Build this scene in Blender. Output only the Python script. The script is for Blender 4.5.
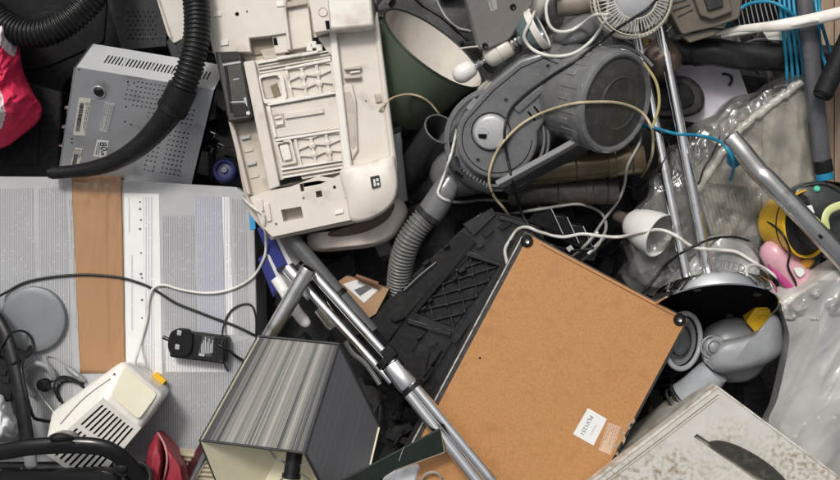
import bpy, bmesh, math, random
from mathutils import Vector as V, Matrix, noise
from mathutils.geometry import tessellate_polygon
random.seed(7)
D = bpy.data
for o in list(D.objects): D.objects.remove(o)
SC = bpy.context.scene
COL = SC.collection
# ------------------------------------------------------------------ camera, sky, sun, exposure
H = 2.2          # height of the camera above the level z = 0 of the heap
K = 0.002        # metres in the place per photo pixel at z = 0
cam = D.objects.new('camera', D.cameras.new('camera')); COL.objects.link(cam)
cam.location = (0, 0, H); cam.rotation_euler = (0, 0, 0)
cam.data.sensor_width = 36; cam.data.lens = 18 / (420 * K / H)
cam.data.clip_start = 0.05; cam.data.clip_end = 200
SC.camera = cam
W = D.worlds.new('World'); SC.world = W; W.use_nodes = True
wn = W.node_tree.nodes; wl = W.node_tree.links
sky = wn.new('ShaderNodeTexSky'); sky.sky_type = 'NISHITA'; sky.sun_disc = False
SUN_EL, SUN_AZ = math.radians(56), math.radians(-24)      # azimuth from +Y towards +X
sky.sun_elevation = SUN_EL; sky.sun_rotation = SUN_AZ
sky.dust_density = 8.0; sky.air_density = 1.0; sky.ozone_density = 1.0
hsv = wn.new('ShaderNodeHueSaturation'); hsv.inputs['Saturation'].default_value = 0.18
wl.new(sky.outputs[0], hsv.inputs['Color'])
wl.new(hsv.outputs[0], wn['Background'].inputs['Color'])
wn['Background'].inputs['Strength'].default_value = 0.082
sl = D.lights.new('sun', 'SUN'); sl.energy = 1.5; sl.angle = math.radians(10); sl.color = (1, .95, .88)
sun = D.objects.new('sun', sl); COL.objects.link(sun)
sd = V((math.sin(SUN_AZ) * math.cos(SUN_EL), math.cos(SUN_AZ) * math.cos(SUN_EL), math.sin(SUN_EL)))
sun.rotation_euler = sd.to_track_quat('Z', 'Y').to_euler(); sun.location = sd * 5
vs = SC.view_settings
SC.display_settings.display_device = 'sRGB'
vs.view_transform = 'Standard'; vs.look = 'None'; vs.exposure = 0.14; vs.gamma = 1; vs.use_curve_mapping = False
SC.render.engine = 'CYCLES'

# ------------------------------------------------------------------ layout helpers
def P(x, y, z=0.0):
    f = K * (H - z) / H
    return V(((x - 420) * f, (240 - y) * f, z))
CAM = V((0, 0, H))
class PL:
    """A plane through three points (photo x, photo y, height); (px, py, h) -> point h above the plane."""
    def __init__(s, a, b, c):
        s.o, B_, C_ = P(*a), P(*b), P(*c)
        s.u = (B_ - s.o).normalized(); n = s.u.cross(C_ - s.o).normalized()
        if n.z < 0: n = -n
        s.n = n; s.v = n.cross(s.u)
    def __call__(s, x, y, h=0.0):
        d = P(x, y, 0) - CAM
        t = ((s.o + s.n * h - CAM).dot(s.n)) / d.dot(s.n)
        return CAM + d * t
    def frame(s, o):
        return Matrix(((s.u.x, s.v.x, s.n.x, o.x), (s.u.y, s.v.y, s.n.y, o.y), (s.u.z, s.v.z, s.n.z, o.z), (0, 0, 0, 1)))
def FL(z): return PL((0, 0, z), (100, 0, z), (0, 100, z))
def basis(a):
    a = a.normalized(); t = V((0, 0, 1)) if abs(a.z) < .9 else V((1, 0, 0))
    x = t.cross(a).normalized(); return x, a.cross(x), a
def circ(cx, cy, r, n=24, ry=None, rot=0):
    ry = ry or r; c, s = math.cos(rot), math.sin(rot); out = []
    for i in range(n):
        a = 2 * math.pi * i / n; x, y = r * math.cos(a), ry * math.sin(a)
        out.append((cx + x * c - y * s, cy + x * s + y * c))
    return out
def rnd(poly, r, n=4):
    out = []; m = len(poly)
    for i in range(m):
        p, a, b = V(poly[i]), V(poly[i - 1]), V(poly[(i + 1) % m])
        da, db = (a - p), (b - p); k = min(r, da.length * .45, db.length * .45)
        s, e = p + da.normalized() * k, p + db.normalized() * k
        for j in range(n + 1):
            t = j / n; q = s * (1 - t) ** 2 + p * 2 * t * (1 - t) + e * t * t
            out.append((q.x, q.y))
    return out
def spl(pts, n=8, closed=False):
    pts = [V(p) for p in pts]; m = len(pts); out = []
    rng = range(m if closed else m - 1)
    for i in rng:
        if closed: p0, p1, p2, p3 = pts[i - 1], pts[i], pts[(i + 1) % m], pts[(i + 2) % m]
        else: p0, p1, p2, p3 = pts[max(i - 1, 0)], pts[i], pts[i + 1], pts[min(i + 2, m - 1)]
        for j in range(n):
            t = j / n
            out.append(.5 * ((2 * p1) + (p2 - p0) * t + (2 * p0 - 5 * p1 + 4 * p2 - p3) * t * t + (3 * p1 - p0 - 3 * p2 + p3) * t ** 3))
    if not closed: out.append(pts[-1])
    return out
def resample(pts, step):
    out = [pts[0].copy()]; acc = 0.0
    for a, b in zip(pts, pts[1:]):
        L = (b - a).length
        if L == 0: continue
        d = step - acc
        while d <= L:
            out.append(a.lerp(b, d / L)); d += step
        acc = (acc + L) % step if False else L - (d - step)
    return out
def crumple(x, y, s, ang, seed, amp, st=1.0):
    """crumpled film: cones meeting in sharp creases"""
    c, sn_ = math.cos(ang), math.sin(ang); u, v = (x * c + y * sn_) / s, (-x * sn_ + y * c) / (s * st)
    w = .25 * noise.noise(V((u * 1.3, v * 1.3, seed)))
    d = noise.voronoi(V((u + w, v - w, seed)))[0]
    return amp * (d[0] - .35 + .35 * (d[1] - d[0]))
def lerp(a, b, t): return a + (b - a) * t
def quad(c, s, t):
    """bilinear point inside a quad of photo points c (tl, tr, br, bl)"""
    x = lerp(lerp(c[0][0], c[1][0], s), lerp(c[3][0], c[2][0], s), t)
    y = lerp(lerp(c[0][1], c[1][1], s), lerp(c[3][1], c[2][1], s), t)
    return (x, y)
def qrect(c, s0, t0, s1, t1): return [quad(c, s0, t0), quad(c, s1, t0), quad(c, s1, t1), quad(c, s0, t1)]
def inpoly(x, y, poly):
    r = False; j = len(poly) - 1
    for i in range(len(poly)):
        xi, yi = poly[i][0], poly[i][1]; xj, yj = poly[j][0], poly[j][1]
        if (yi > y) != (yj > y) and x < (xj - xi) * (y - yi) / (yj - yi) + xi: r = not r
        j = i
    return r
def fbm(x, y, z=0, o=4):
    return noise.fractal(V((x, y, z)), 1.0, 2.0, o)

# ------------------------------------------------------------------ mesh builder
class MB:
    def __init__(s): s.v = []; s.f = []; s.m = []; s.mi = 0; s.uvpl = None
    def add(s, vs_, fs):
        o = len(s.v); s.v += [V(p) for p in vs_]
        for f in fs: s.f.append([i + o for i in f]); s.m.append(s.mi)
    def prism(s, top, vec):
        n = len(top)
        s.add(list(top) + [p + vec for p in top], [list(range(n)), list(range(2 * n - 1, n - 1, -1))] + [[i, i + n, (i + 1) % n + n, (i + 1) % n] for i in range(n)])
    def plate(s, pl, poly, h=0.0, d=.005, holes=None):
        n = pl.n
        if not holes:
            s.prism([pl(x, y, h) for x, y in poly], -n * d); return
        loops = [[pl(x, y, h) for x, y in q] for q in [poly] + holes]
        fr = pl.frame(pl.o).inverted()
        tri = tessellate_polygon([[V((fr @ p).to_2d()).to_3d() for p in q] for q in loops])
        flat = [p for q in loops for p in q]; N = len(flat)
        fs = [list(t) for t in tri] + [[c + N, b + N, a + N] for a, b, c in tri]
        o = 0
        for q in loops:
            m = len(q)
            fs += [[o + i, o + i + N, o + (i + 1) % m + N, o + (i + 1) % m] for i in range(m)]; o += m
        s.add(flat + [p - n * d for p in flat], fs)
    def hexa(s, c):
        s.add(c, [[0, 1, 2, 3], [7, 6, 5, 4], [0, 4, 5, 1], [1, 5, 6, 2], [2, 6, 7, 3], [3, 7, 4, 0]])
    def tube(s, pts, r, seg=12, cap=True, flat=1.0, up=None):
        pts = [V(p) for p in pts]; n = len(pts); R = r if isinstance(r, (list, tuple)) else [r] * n
        vs_ = []; prev = None
        for i in range(n):
            t = (pts[min(i + 1, n - 1)] - pts[max(i - 1, 0)])
            t = t.normalized() if t.length > 1e-9 else V((1, 0, 0))
            if prev is None:
                u = V(up) if up else (V((0, 0, 1)) if abs(t.z) < .95 else V((1, 0, 0)))
                x = (u - t * u.dot(t)).normalized()
            else: x = (prev - t * prev.dot(t)).normalized()
            prev = x; y = t.cross(x)
            for k in range(seg):
                a = 2 * math.pi * k / seg
                vs_.append(pts[i] + (x * math.cos(a) * flat + y * math.sin(a)) * R[i])
        fs = []
        for i in range(n - 1):
            for k in range(seg):
                k2 = (k + 1) % seg
                fs.append([i * seg + k, i * seg + k2, (i + 1) * seg + k2, (i + 1) * seg + k])
        if cap: fs += [list(range(seg - 1, -1, -1)), list(range((n - 1) * seg, n * seg))]
        s.add(vs_, fs)
    def lathe(s, prof, o, a, seg=32, cap0=False, cap1=False, ex=1.0, xdir=None):
        x, y, a = basis(a)
        if xdir is not None:
            x = (xdir - a * xdir.dot(a)).normalized(); y = a.cross(x)
        vs_ = []
        for r, h in prof:
            for k in range(seg):
                t = 2 * math.pi * k / seg
                vs_.append(o + a * h + x * (r * math.cos(t) * ex) + y * (r * math.sin(t)))
        fs = []; n = len(prof)
        for i in range(n - 1):
            for k in range(seg):
                k2 = (k + 1) % seg
                fs.append([i * seg + k, i * seg + k2, (i + 1) * seg + k2, (i + 1) * seg + k])
        if cap0: fs.append(list(range(seg - 1, -1, -1)))
        if cap1: fs.append(list(range((n - 1) * seg, n * seg)))
        s.add(vs_, fs)
    def ring(s, o, a, R, r, seg=40, sec=8, ex=1.0, xdir=None):
        s.lathe([(R + r * math.cos(2 * math.pi * k / sec), r * math.sin(2 * math.pi * k / sec)) for k in range(sec + 1)], o, a, seg, ex=ex, xdir=xdir)
    def ball(s, o, r, a=V((0, 0, 1)), sz=1.0, seg=20):
        s.lathe([(r * math.sin(math.pi * k / 12) + 1e-5, -r * sz * math.cos(math.pi * k / 12)) for k in range(13)], o, a, seg)
    def cyl(s, a, b, r, seg=20, bev=.0006):
        L = (b - a).length
        s.lathe([(1e-5, 0), (r - bev, 0), (r, bev), (r, L - bev), (r - bev, L), (1e-5, L)], a, b - a, seg)
    def dome(s, poly, zt, zb, rings=10, pw=2.2, nz=0.0, ns=20, sub=4, cen=None, tilt=(0, 0), pl=None):
        """a solid with the given outline whose top swells from zb at the edge to zt; pl tilts it"""
        pts = [(p.x, p.y) for p in spl(poly, sub, True)]; n = len(pts)
        cx, cy = cen or (sum(p[0] for p in pts) / n, sum(p[1] for p in pts) / n)
        vs_ = []; fs = []
        for i in range(rings):
            t = i / rings; k = (1 - t ** pw) ** (1 / pw) if t else 1.0
            for j, (x, y) in enumerate(pts):
                qx, qy = cx + (x - cx) * k, cy + (y - cy) * k
                z = zb + (zt - zb) * t + tilt[0] * (qx - cx) + tilt[1] * (qy - cy)
                if nz: z += nz * fbm(qx / ns, qy / ns, cx) * min(1, t * 3); qx += nz * 200 * fbm(qx / ns + 9, qy / ns, cy) ; qy += nz * 200 * fbm(qx / ns, qy / ns + 5, cy)
                vs_.append(pl(qx, qy, z) if pl else P(qx, qy, z))
        bot = len(vs_)
        for (x, y) in pts: vs_.append((pl(x, y, zb) - pl.n * .02) if pl else P(x, y, zb) - V((0, 0, .02)))
        for i in range(rings - 1):
            for j in range(n):
                j2 = (j + 1) % n; fs.append([i * n + j, (i + 1) * n + j, (i + 1) * n + j2, i * n + j2][::-1])
        fs.append(list(range((rings - 1) * n, rings * n)))
        fs += [[j, (j + 1) % n, bot + (j + 1) % n, bot + j][::-1] for j in range(n)]
        fs.append(list(range(bot + n - 1, bot - 1, -1)))
        s.add(vs_, fs)

WL = {}                                   # world position of each object's origin
def build(mb, name, mats, parent=None, bevel=0.0, smooth=35, label=None, segs=2, sub=0, double=False):
    org = WL.get(parent.name if parent else None)
    if parent is None:
        c = sum(mb.v, V()) / len(mb.v); org = V((c.x, c.y, min(p.z for p in mb.v)))
    me = D.meshes.new(name)
    me.from_pydata([p - org for p in mb.v], [], mb.f)
    mats = mats if isinstance(mats, (list, tuple)) else [mats]
    for m in mats: me.materials.append(m)
    for p, i in zip(me.polygons, mb.m): p.material_index = min(i, len(mats) - 1)
    bm = bmesh.new(); bm.from_mesh(me)
    bmesh.ops.remove_doubles(bm, verts=bm.verts, dist=2e-6)
    bmesh.ops.recalc_face_normals(bm, faces=bm.faces)
    uv = bm.loops.layers.uv.new('UV'); pl = mb.uvpl
    for f in bm.faces:
        for l in f.loops:
            w = l.vert.co + org
            l[uv].uv = ((w - pl.o).dot(pl.u), (w - pl.o).dot(pl.v)) if pl else (w.x, w.y)
    bm.to_mesh(me); bm.free()
    me.polygons.foreach_set('use_smooth', [True] * len(me.polygons))
    me.set_sharp_from_angle(angle=math.radians(smooth))
    o = D.objects.new(name, me); COL.objects.link(o)
    if parent: o.parent = parent; WL[o.name] = org
    else: o.location = org; WL[o.name] = org
    if bevel:
        b = o.modifiers.new('bevel', 'BEVEL'); b.width = bevel; b.segments = segs; b.limit_method = 'ANGLE'; b.angle_limit = math.radians(40); b.harden_normals = False
    if sub:
        b = o.modifiers.new('sub', 'SUBSURF'); b.levels = b.render_levels = sub
    if label: o['label'] = label
    return o
def T(name, label, cat, at, group=None):
    o = D.objects.new(name, None); COL.objects.link(o); o.empty_display_size = .02
    p = P(*at); o.location = p; WL[o.name] = p.copy()
    o['label'] = label; o['category'] = cat
    if group: o['group'] = group
    return o
def tag(o, label=None, cat=None, group=None, kind=None):
    for k, v in (('label', label), ('category', cat), ('group', group), ('kind', kind)):
        if v: o[k] = v
    return o
def one(mb, name, mats, label, cat, group=None, **kw):
    return tag(build(mb, name, mats, None, **kw), label, cat, group)
def text(s, pl, x, y, h, size, ang, m, parent, name='lettering', al='CENTER', mirror=False, sx=1.0):
    """lettering as a thin solid lying on plane pl at photo point x, y; ang in degrees, clockwise in the picture"""
    cu = D.curves.new('t', 'FONT'); cu.body = s; cu.size = size; cu.align_x = al; cu.align_y = 'CENTER'; cu.extrude = .0002; cu.resolution_u = 2
    t = D.objects.new('t', cu); COL.objects.link(t)
    bpy.context.view_layer.update()
    me = D.meshes.new_from_object(t.evaluated_get(bpy.context.evaluated_depsgraph_get()))
    D.objects.remove(t); D.curves.remove(cu)
    o = pl(x, y, h); a = math.radians(ang)
    e = pl(x + math.cos(a), y + math.sin(a), h) - o; e.normalize(); f = pl.n.cross(e)
    org = WL[parent.name]
    for v in me.vertices: v.co = o + e * v.co.x * sx + f * v.co.y + pl.n * v.co.z - org
    me.materials.clear(); me.materials.append(m)
    ob = D.objects.new(name, me); COL.objects.link(ob); ob.parent = parent; WL[ob.name] = org
    return ob

# ------------------------------------------------------------------ materials
def mat(name, col, rough=.5, metal=0.0, var=.12, scale=30, bump=.05, bs=250, dirt=None, damt=.5, ds=18, coat=0.0, dust=0.0, spec=.5, aniso=None, rv=.12, dmask=0, scratch=0.0):
    m = D.materials.new(name); m.use_nodes = True; n = m.node_tree.nodes; L = m.node_tree.links
    b = n['Principled BSDF']
    tc = n.new('ShaderNodeTexCoord'); src = tc.outputs['Object']
    if aniso:
        mp = n.new('ShaderNodeMapping'); mp.inputs['Scale'].default_value = aniso; L.new(src, mp.inputs[0]); src = mp.outputs[0]
    def nz(sc, det=5):
        x = n.new('ShaderNodeTexNoise'); x.inputs['Scale'].default_value = sc; x.inputs['Detail'].default_value = det; L.new(src, x.inputs['Vector']); return x.outputs['Fac']
    def ramp(f, a, b_, ca=(0, 0, 0, 1), cb=(1, 1, 1, 1)):
        r = n.new('ShaderNodeValToRGB'); r.color_ramp.elements[0].position = a; r.color_ramp.elements[1].position = b_
        r.color_ramp.elements[0].color = ca; r.color_ramp.elements[1].color = cb; L.new(f, r.inputs[0]); return r.outputs[0]
    def mix(f, A, B_):
        x = n.new('ShaderNodeMix'); x.data_type = 'RGBA'
        for v, i in ((f, 0), (A, 6), (B_, 7)):
            if hasattr(v, 'is_linked'): L.new(v, x.inputs[i])
            else: x.inputs[i].default_value = v if i == 0 else (*v[:3], 1)
        return x.outputs[2]
    c0 = [max(0, k * (1 - var)) for k in col]; c1 = [min(1, k * (1 + var)) for k in col]
    c = ramp(nz(scale), .3, .7, (*c0, 1), (*c1, 1))
    if dirt:
        f = ramp(nz(ds, 8), .62 - damt * .3, .75 - damt * .12)
        f2 = n.new('ShaderNodeMath'); f2.operation = 'MULTIPLY'; f2.inputs[1].default_value = .8; L.new(f, f2.inputs[0])
        if dmask: L.new(ramp(nz(dmask, 3), .38, .58), f2.inputs[1])
        c = mix(f2.outputs[0], c, dirt)
    if dust:
        f = ramp(nz(90, 8), .5, .8); f2 = n.new('ShaderNodeMath'); f2.operation = 'MULTIPLY'; f2.inputs[1].default_value = dust; L.new(f, f2.inputs[0])
        c = mix(f2.outputs[0], c, (.32, .30, .27))
    if scratch:                                                # fine straight scuffs in two directions
        for ang, sc in ((.6, 5), (-.9, 8)):
            mp = n.new('ShaderNodeMapping'); mp.inputs['Rotation'].default_value = (0, 0, ang); mp.inputs['Scale'].default_value = (sc, sc * 26, sc * 4); L.new(tc.outputs['Object'], mp.inputs[0])
            x = n.new('ShaderNodeTexNoise'); x.inputs['Scale'].default_value = 1.0; x.inputs['Detail'].default_value = 1; L.new(mp.outputs[0], x.inputs['Vector'])
            d = n.new('ShaderNodeMath'); d.operation = 'SUBTRACT'; L.new(x.outputs['Fac'], d.inputs[0]); d.inputs[1].default_value = .56
            e = n.new('ShaderNodeMath'); e.operation = 'ABSOLUTE'; L.new(d.outputs[0], e.inputs[0])
            q = n.new('ShaderNodeMapRange'); q.inputs['From Max'].default_value = .006; q.inputs['To Min'].default_value = scratch; q.inputs['To Max'].default_value = 0; L.new(e.outputs[0], q.inputs[0])
            w = n.new('ShaderNodeMath'); w.operation = 'MULTIPLY'; L.new(q.outputs[0], w.inputs[0]); L.new(ramp(nz(11 + sc, 3), .5, .62), w.inputs[1])
            c = mix(w.outputs[0], c, (.42, .41, .39) if sum(col) < 1.2 else (.25, .22, .18))
    L.new(c, b.inputs['Base Color'])
    r = n.new('ShaderNodeMapRange'); r.inputs['To Min'].default_value = max(.02, rough - rv); r.inputs['To Max'].default_value = min(1, rough + rv)
    L.new(nz(scale * 1.7, 6), r.inputs[0]); L.new(r.outputs[0], b.inputs['Roughness'])
    b.inputs['Metallic'].default_value = metal; b.inputs['Specular IOR Level'].default_value = spec; b.inputs['Coat Weight'].default_value = coat
    if bump:
        bp = n.new('ShaderNodeBump'); bp.inputs['Strength'].default_value = bump; bp.inputs['Distance'].default_value = .002
        L.new(nz(bs, 4), bp.inputs['Height']); L.new(bp.outputs[0], b.inputs['Normal'])
    return m
def film(name, col, alpha=(.3, .6), rough=.22, scale=25, bump=.3, bs=60, crease=.16, spec=.5):
    m = mat(name, col, rough, 0, .05, 30, bump, bs, spec=spec); n = m.node_tree.nodes; L = m.node_tree.links
    tc = n.new('ShaderNodeTexCoord'); x = n.new('ShaderNodeTexNoise'); x.inputs['Scale'].default_value = scale; x.inputs['Detail'].default_value = 6
    L.new(tc.outputs['Object'], x.inputs['Vector'])
    r = n.new('ShaderNodeMapRange'); r.inputs['From Min'].default_value = .3; r.inputs['From Max'].default_value = .7
    r.inputs['To Min'].default_value = alpha[0]; r.inputs['To Max'].default_value = alpha[1]
    L.new(x.outputs['Fac'], r.inputs[0])
    out = r.outputs[0]
    if crease:                                                 # sharp creases of crumpled film catch more light
        v = n.new('ShaderNodeTexVoronoi'); v.feature = 'DISTANCE_TO_EDGE'; v.inputs['Scale'].default_value = scale * .9
        w = n.new('ShaderNodeTexNoise'); w.inputs['Scale'].default_value = scale; L.new(tc.outputs['Object'], w.inputs['Vector'])
        ad = n.new('ShaderNodeVectorMath'); ad.operation = 'MULTIPLY_ADD'; ad.inputs[1].default_value = (.06,) * 3
        L.new(w.outputs['Color'], ad.inputs[0]); L.new(tc.outputs['Object'], ad.inputs[2]); L.new(ad.outputs[0], v.inputs['Vector'])
        q = n.new('ShaderNodeMapRange'); q.inputs['From Max'].default_value = .05; q.inputs['To Min'].default_value = crease; q.inputs['To Max'].default_value = 0
        L.new(v.outputs['Distance'], q.inputs[0])
        a = n.new('ShaderNodeMath'); a.operation = 'ADD'; a.use_clamp = True; L.new(out, a.inputs[0]); L.new(q.outputs[0], a.inputs[1]); out = a.outputs[0]
        bp = [k for k in n if k.type == 'BUMP']
        if bp:
            ht = bp[0].inputs['Height'].links[0].from_socket; s2 = n.new('ShaderNodeMath'); s2.operation = 'MULTIPLY_ADD'
            L.new(q.outputs[0], s2.inputs[0]); s2.inputs[1].default_value = 3; L.new(ht, s2.inputs[2]); L.new(s2.outputs[0], bp[0].inputs['Height'])
    L.new(out, n['Principled BSDF'].inputs['Alpha'])
    return m
def clear_film(name, col, haze=(.08, .3), rough=.14, scale=18, bs=45, bump=.5, gloss=1.0):
    """thin clear plastic: seen through, with a milky haze and sharp reflections on its folds"""
    m = D.materials.new(name); m.use_nodes = True; n = m.node_tree.nodes; L = m.node_tree.links
    n.remove(n['Principled BSDF']); out = n['Material Output']
    tc = n.new('ShaderNodeTexCoord')
    def nz(sc, det):
        x = n.new('ShaderNodeTexNoise'); x.inputs['Scale'].default_value = sc; x.inputs['Detail'].default_value = det; L.new(tc.outputs['Object'], x.inputs['Vector']); return x.outputs['Fac']
    r = n.new('ShaderNodeMapRange'); r.inputs['From Min'].default_value = .35; r.inputs['From Max'].default_value = .68; r.inputs['To Min'].default_value = haze[0]; r.inputs['To Max'].default_value = haze[1]; L.new(nz(scale, 6), r.inputs[0])
    bp = n.new('ShaderNodeBump'); bp.inputs['Strength'].default_value = bump; bp.inputs['Distance'].default_value = .004; L.new(nz(bs, 3), bp.inputs['Height'])
    t = n.new('ShaderNodeBsdfTransparent'); t.inputs[0].default_value = (.93, .93, .92, 1)
    d = n.new('ShaderNodeBsdfDiffuse'); d.inputs[0].default_value = (*col, 1); L.new(bp.outputs[0], d.inputs['Normal'])
    g = n.new('ShaderNodeBsdfGlossy'); g.inputs['Roughness'].default_value = rough; L.new(bp.outputs[0], g.inputs['Normal'])
    fr = n.new('ShaderNodeFresnel'); fr.inputs['IOR'].default_value = 1.5; L.new(bp.outputs[0], fr.inputs['Normal'])
    fm = n.new('ShaderNodeMath'); fm.operation = 'MULTIPLY'; fm.inputs[1].default_value = gloss; fm.use_clamp = True; L.new(fr.outputs[0], fm.inputs[0])
    a = n.new('ShaderNodeMixShader'); L.new(r.outputs[0], a.inputs[0]); L.new(t.outputs[0], a.inputs[1]); L.new(d.outputs[0], a.inputs[2])
    b = n.new('ShaderNodeMixShader'); L.new(fm.outputs[0], b.inputs[0]); L.new(a.outputs[0], b.inputs[1]); L.new(g.outputs[0], b.inputs[2])
    L.new(b.outputs[0], out.inputs['Surface'])
    return m
def stripes(name, base, ink, pitch, duty=.45, axis=0, brk=60, rough=.7, amount=1.0, words=True, var=.04, base2=None):
    """lines of fine print (or threads) running along one UV axis, broken into words by noise"""
    m = D.materials.new(name); m.use_nodes = True; n = m.node_tree.nodes; L = m.node_tree.links; b = n['Principled BSDF']
    tc = n.new('ShaderNodeTexCoord'); sp = n.new('ShaderNodeSeparateXYZ'); L.new(tc.outputs['UV'], sp.inputs[0])
    def mth(op, a, v=None):
        x = n.new('ShaderNodeMath'); x.operation = op
        for i, q in enumerate((a, v)):
            if q is None: continue
            if hasattr(q, 'is_linked'): L.new(q, x.inputs[i])
            else: x.inputs[i].default_value = q
        return x.outputs[0]
    a = sp.outputs[axis]; other = sp.outputs[1 - axis]
    ln = mth('DIVIDE', a, pitch); fr = mth('FRACT', ln); on = mth('LESS_THAN', fr, duty)
    if words:
        fl = mth('FLOOR', ln); cmb = n.new('ShaderNodeCombineXYZ'); L.new(mth('MULTIPLY', fl, 7.3), cmb.inputs[0]); L.new(mth('MULTIPLY', other, brk), cmb.inputs[1])
        x = n.new('ShaderNodeTexNoise'); x.inputs['Scale'].default_value = 1.0; x.inputs['Detail'].default_value = 2; L.new(cmb.outputs[0], x.inputs['Vector'])
        wd = mth('GREATER_THAN', x.outputs['Fac'], .36)
        cm2 = n.new('ShaderNodeCombineXYZ'); L.new(fl, cm2.inputs[0]); L.new(mth('MULTIPLY', other, brk * 9), cm2.inputs[1])
        x2 = n.new('ShaderNodeTexNoise'); x2.inputs['Scale'].default_value = 1.0; L.new(cm2.outputs[0], x2.inputs['Vector'])
        on = mth('MULTIPLY', mth('MULTIPLY', on, wd), mth('MULTIPLY_ADD', x2.outputs['Fac'], 1.2))
    on = mth('MULTIPLY', on, amount)
    x = n.new('ShaderNodeMix'); x.data_type = 'RGBA'; L.new(on, x.inputs[0]); x.inputs[6].default_value = (*base, 1); x.inputs[7].default_value = (*ink, 1); x.clamp_factor = True
    nz = n.new('ShaderNodeTexNoise'); nz.inputs['Scale'].default_value = 12; nz.inputs['Detail'].default_value = 6; L.new(tc.outputs['Object'], nz.inputs['Vector'])
    mr = n.new('ShaderNodeMapRange'); mr.inputs['From Min'].default_value = .3; mr.inputs['From Max'].default_value = .7; mr.inputs['To Min'].default_value = 1 - var; mr.inputs['To Max'].default_value = 1 + var; L.new(nz.outputs['Fac'], mr.inputs[0])
    bp = n.new('ShaderNodeBump'); bp.inputs['Strength'].default_value = .25; bp.inputs['Distance'].default_value = .006; L.new(nz.outputs['Fac'], bp.inputs['Height']); L.new(bp.outputs[0], b.inputs['Normal'])
    y = n.new('ShaderNodeMix'); y.data_type = 'RGBA'; y.blend_type = 'MULTIPLY'; y.inputs[0].default_value = 1; L.new(x.outputs[2], y.inputs[6]); L.new(mr.outputs[0], y.inputs[7])
    L.new(y.outputs[2], b.inputs['Base Color']); b.inputs['Roughness'].default_value = rough
    return m
BLK = mat('black_plastic', (.009, .009, .0095), .4, dust=.03, bump=.04, spec=.28, scratch=.12)
BLKG = mat('gloss_black_plastic', (.007, .007, .0075), .18, dust=.012, bump=.02, spec=.35)
BLKM = mat('matt_black_plastic', (.010, .010, .0105), .6, dust=.05, bump=.1, spec=.2, scratch=.1)
DGR = mat('dark_grey_plastic', (.04, .041, .044), .4, dust=.08, bump=.03, spec=.3, scratch=.25)
VAC = mat('vacuum_grey_plastic', (.15, .152, .155), .18, rv=.08, dust=.2, bump=.03, spec=.6, scratch=.35, coat=.35)
VACD = mat('vacuum_dark_plastic', (.03, .03, .031), .34, dust=.08, bump=.03, spec=.35, scratch=.2)
MGR = mat('mid_grey_plastic', (.24, .25, .265), .38, dust=.12, bump=.03, scratch=.4)
LGR = mat('light_grey_plastic', (.42, .43, .44), .35, dust=.1)
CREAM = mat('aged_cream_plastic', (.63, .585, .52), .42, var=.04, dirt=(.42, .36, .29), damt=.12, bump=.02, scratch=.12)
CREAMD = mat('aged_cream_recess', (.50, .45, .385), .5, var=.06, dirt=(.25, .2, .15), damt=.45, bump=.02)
IVORY = mat('ivory_plastic', (.75, .715, .66), .3, var=.04, dirt=(.5, .44, .36), damt=.2, bump=.02)
WHITE = mat('white_plastic', (.72, .72, .70), .35, var=.04, dirt=(.45, .42, .37), damt=.2, bump=.02)
PAPER = mat('white_paper', (.74, .74, .73), .7, var=.03, bump=.03)
CHROME = mat('chrome', (.90, .90, .90), .055, 1.0, var=.06, bump=.01, rv=.035, dirt=(.3, .27, .25), damt=.08)
STEEL = mat('brushed_steel', (.72, .71, .69), .24, 1.0, var=.1, bump=.04, dirt=(.2, .18, .16), damt=.25)
RUBBER = mat('black_rubber', (.010, .010, .010), .4, dust=.05, spec=.35)
INK = mat('black_ink', (.02, .02, .022), .7, bump=0)
GREYINK = mat('grey_ink', (.12, .12, .13), .7, bump=0)
BLUE = mat('blue_plastic', (.01, .20, .36), .4, var=.08, dust=.05)
WIREW = mat('white_cable_sheath', (.66, .65, .61), .4, var=.06, dirt=(.4, .36, .3), damt=.2)
WIREB = mat('black_cable_sheath', (.012, .012, .0125), .4, dust=.05, spec=.35)
WIREG = mat('grey_cable_sheath', (.3, .29, .27), .45, var=.1)
WIREC = mat('beige_cable_sheath', (.50, .42, .27), .45, var=.1)
HOLE_SHADE = mat('hole_shade_black', (.006, .006, .006), .8, bump=0, spec=.1)  # near-black that paints the shade inside holes, slots and seams
BRASS = mat('dull_brass', (.5, .36, .14), .3, 1.0)
YEL = mat('yellow_plastic', (.78, .46, .02), .35, var=.08, dirt=(.35, .2, .05), damt=.3)

# ================================================================== setting: ground and the scrap below
g = MB(); g.add([(-14, -14, -.42), (14, -14, -.42), (14, 14, -.42), (-14, 14, -.42)], [[0, 1, 2, 3]])
tag(build(g, 'ground', mat('asphalt', (.045, .044, .043), .85, bump=.4, bs=120, scale=8, var=.3)), kind='structure')
bed = MB()
nx, ny = 90, 60
def bedz(X, Y): return -.22 + .04 * fbm(X * 4, Y * 4) - .12 * max(0, (abs(X) - .9)) - .2 * max(0, abs(Y) - .55)
def bedpt(i, j):
    X = -1.5 + 3.0 * i / nx; Y = -1.1 + 2.2 * j / ny
    e = max(abs(X) / 1.5, abs(Y) / 1.1)
    return V((X, Y, max(-.419, bedz(X, Y) - .6 * max(0, e - .82))))
bed.add([bedpt(i, j) for j in range(ny + 1) for i in range(nx + 1)], [[j * (nx + 1) + i, j * (nx + 1) + i + 1, (j + 1) * (nx + 1) + i + 1, (j + 1) * (nx + 1) + i] for j in range(ny) for i in range(nx)])
rb = random.Random(11)
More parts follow.
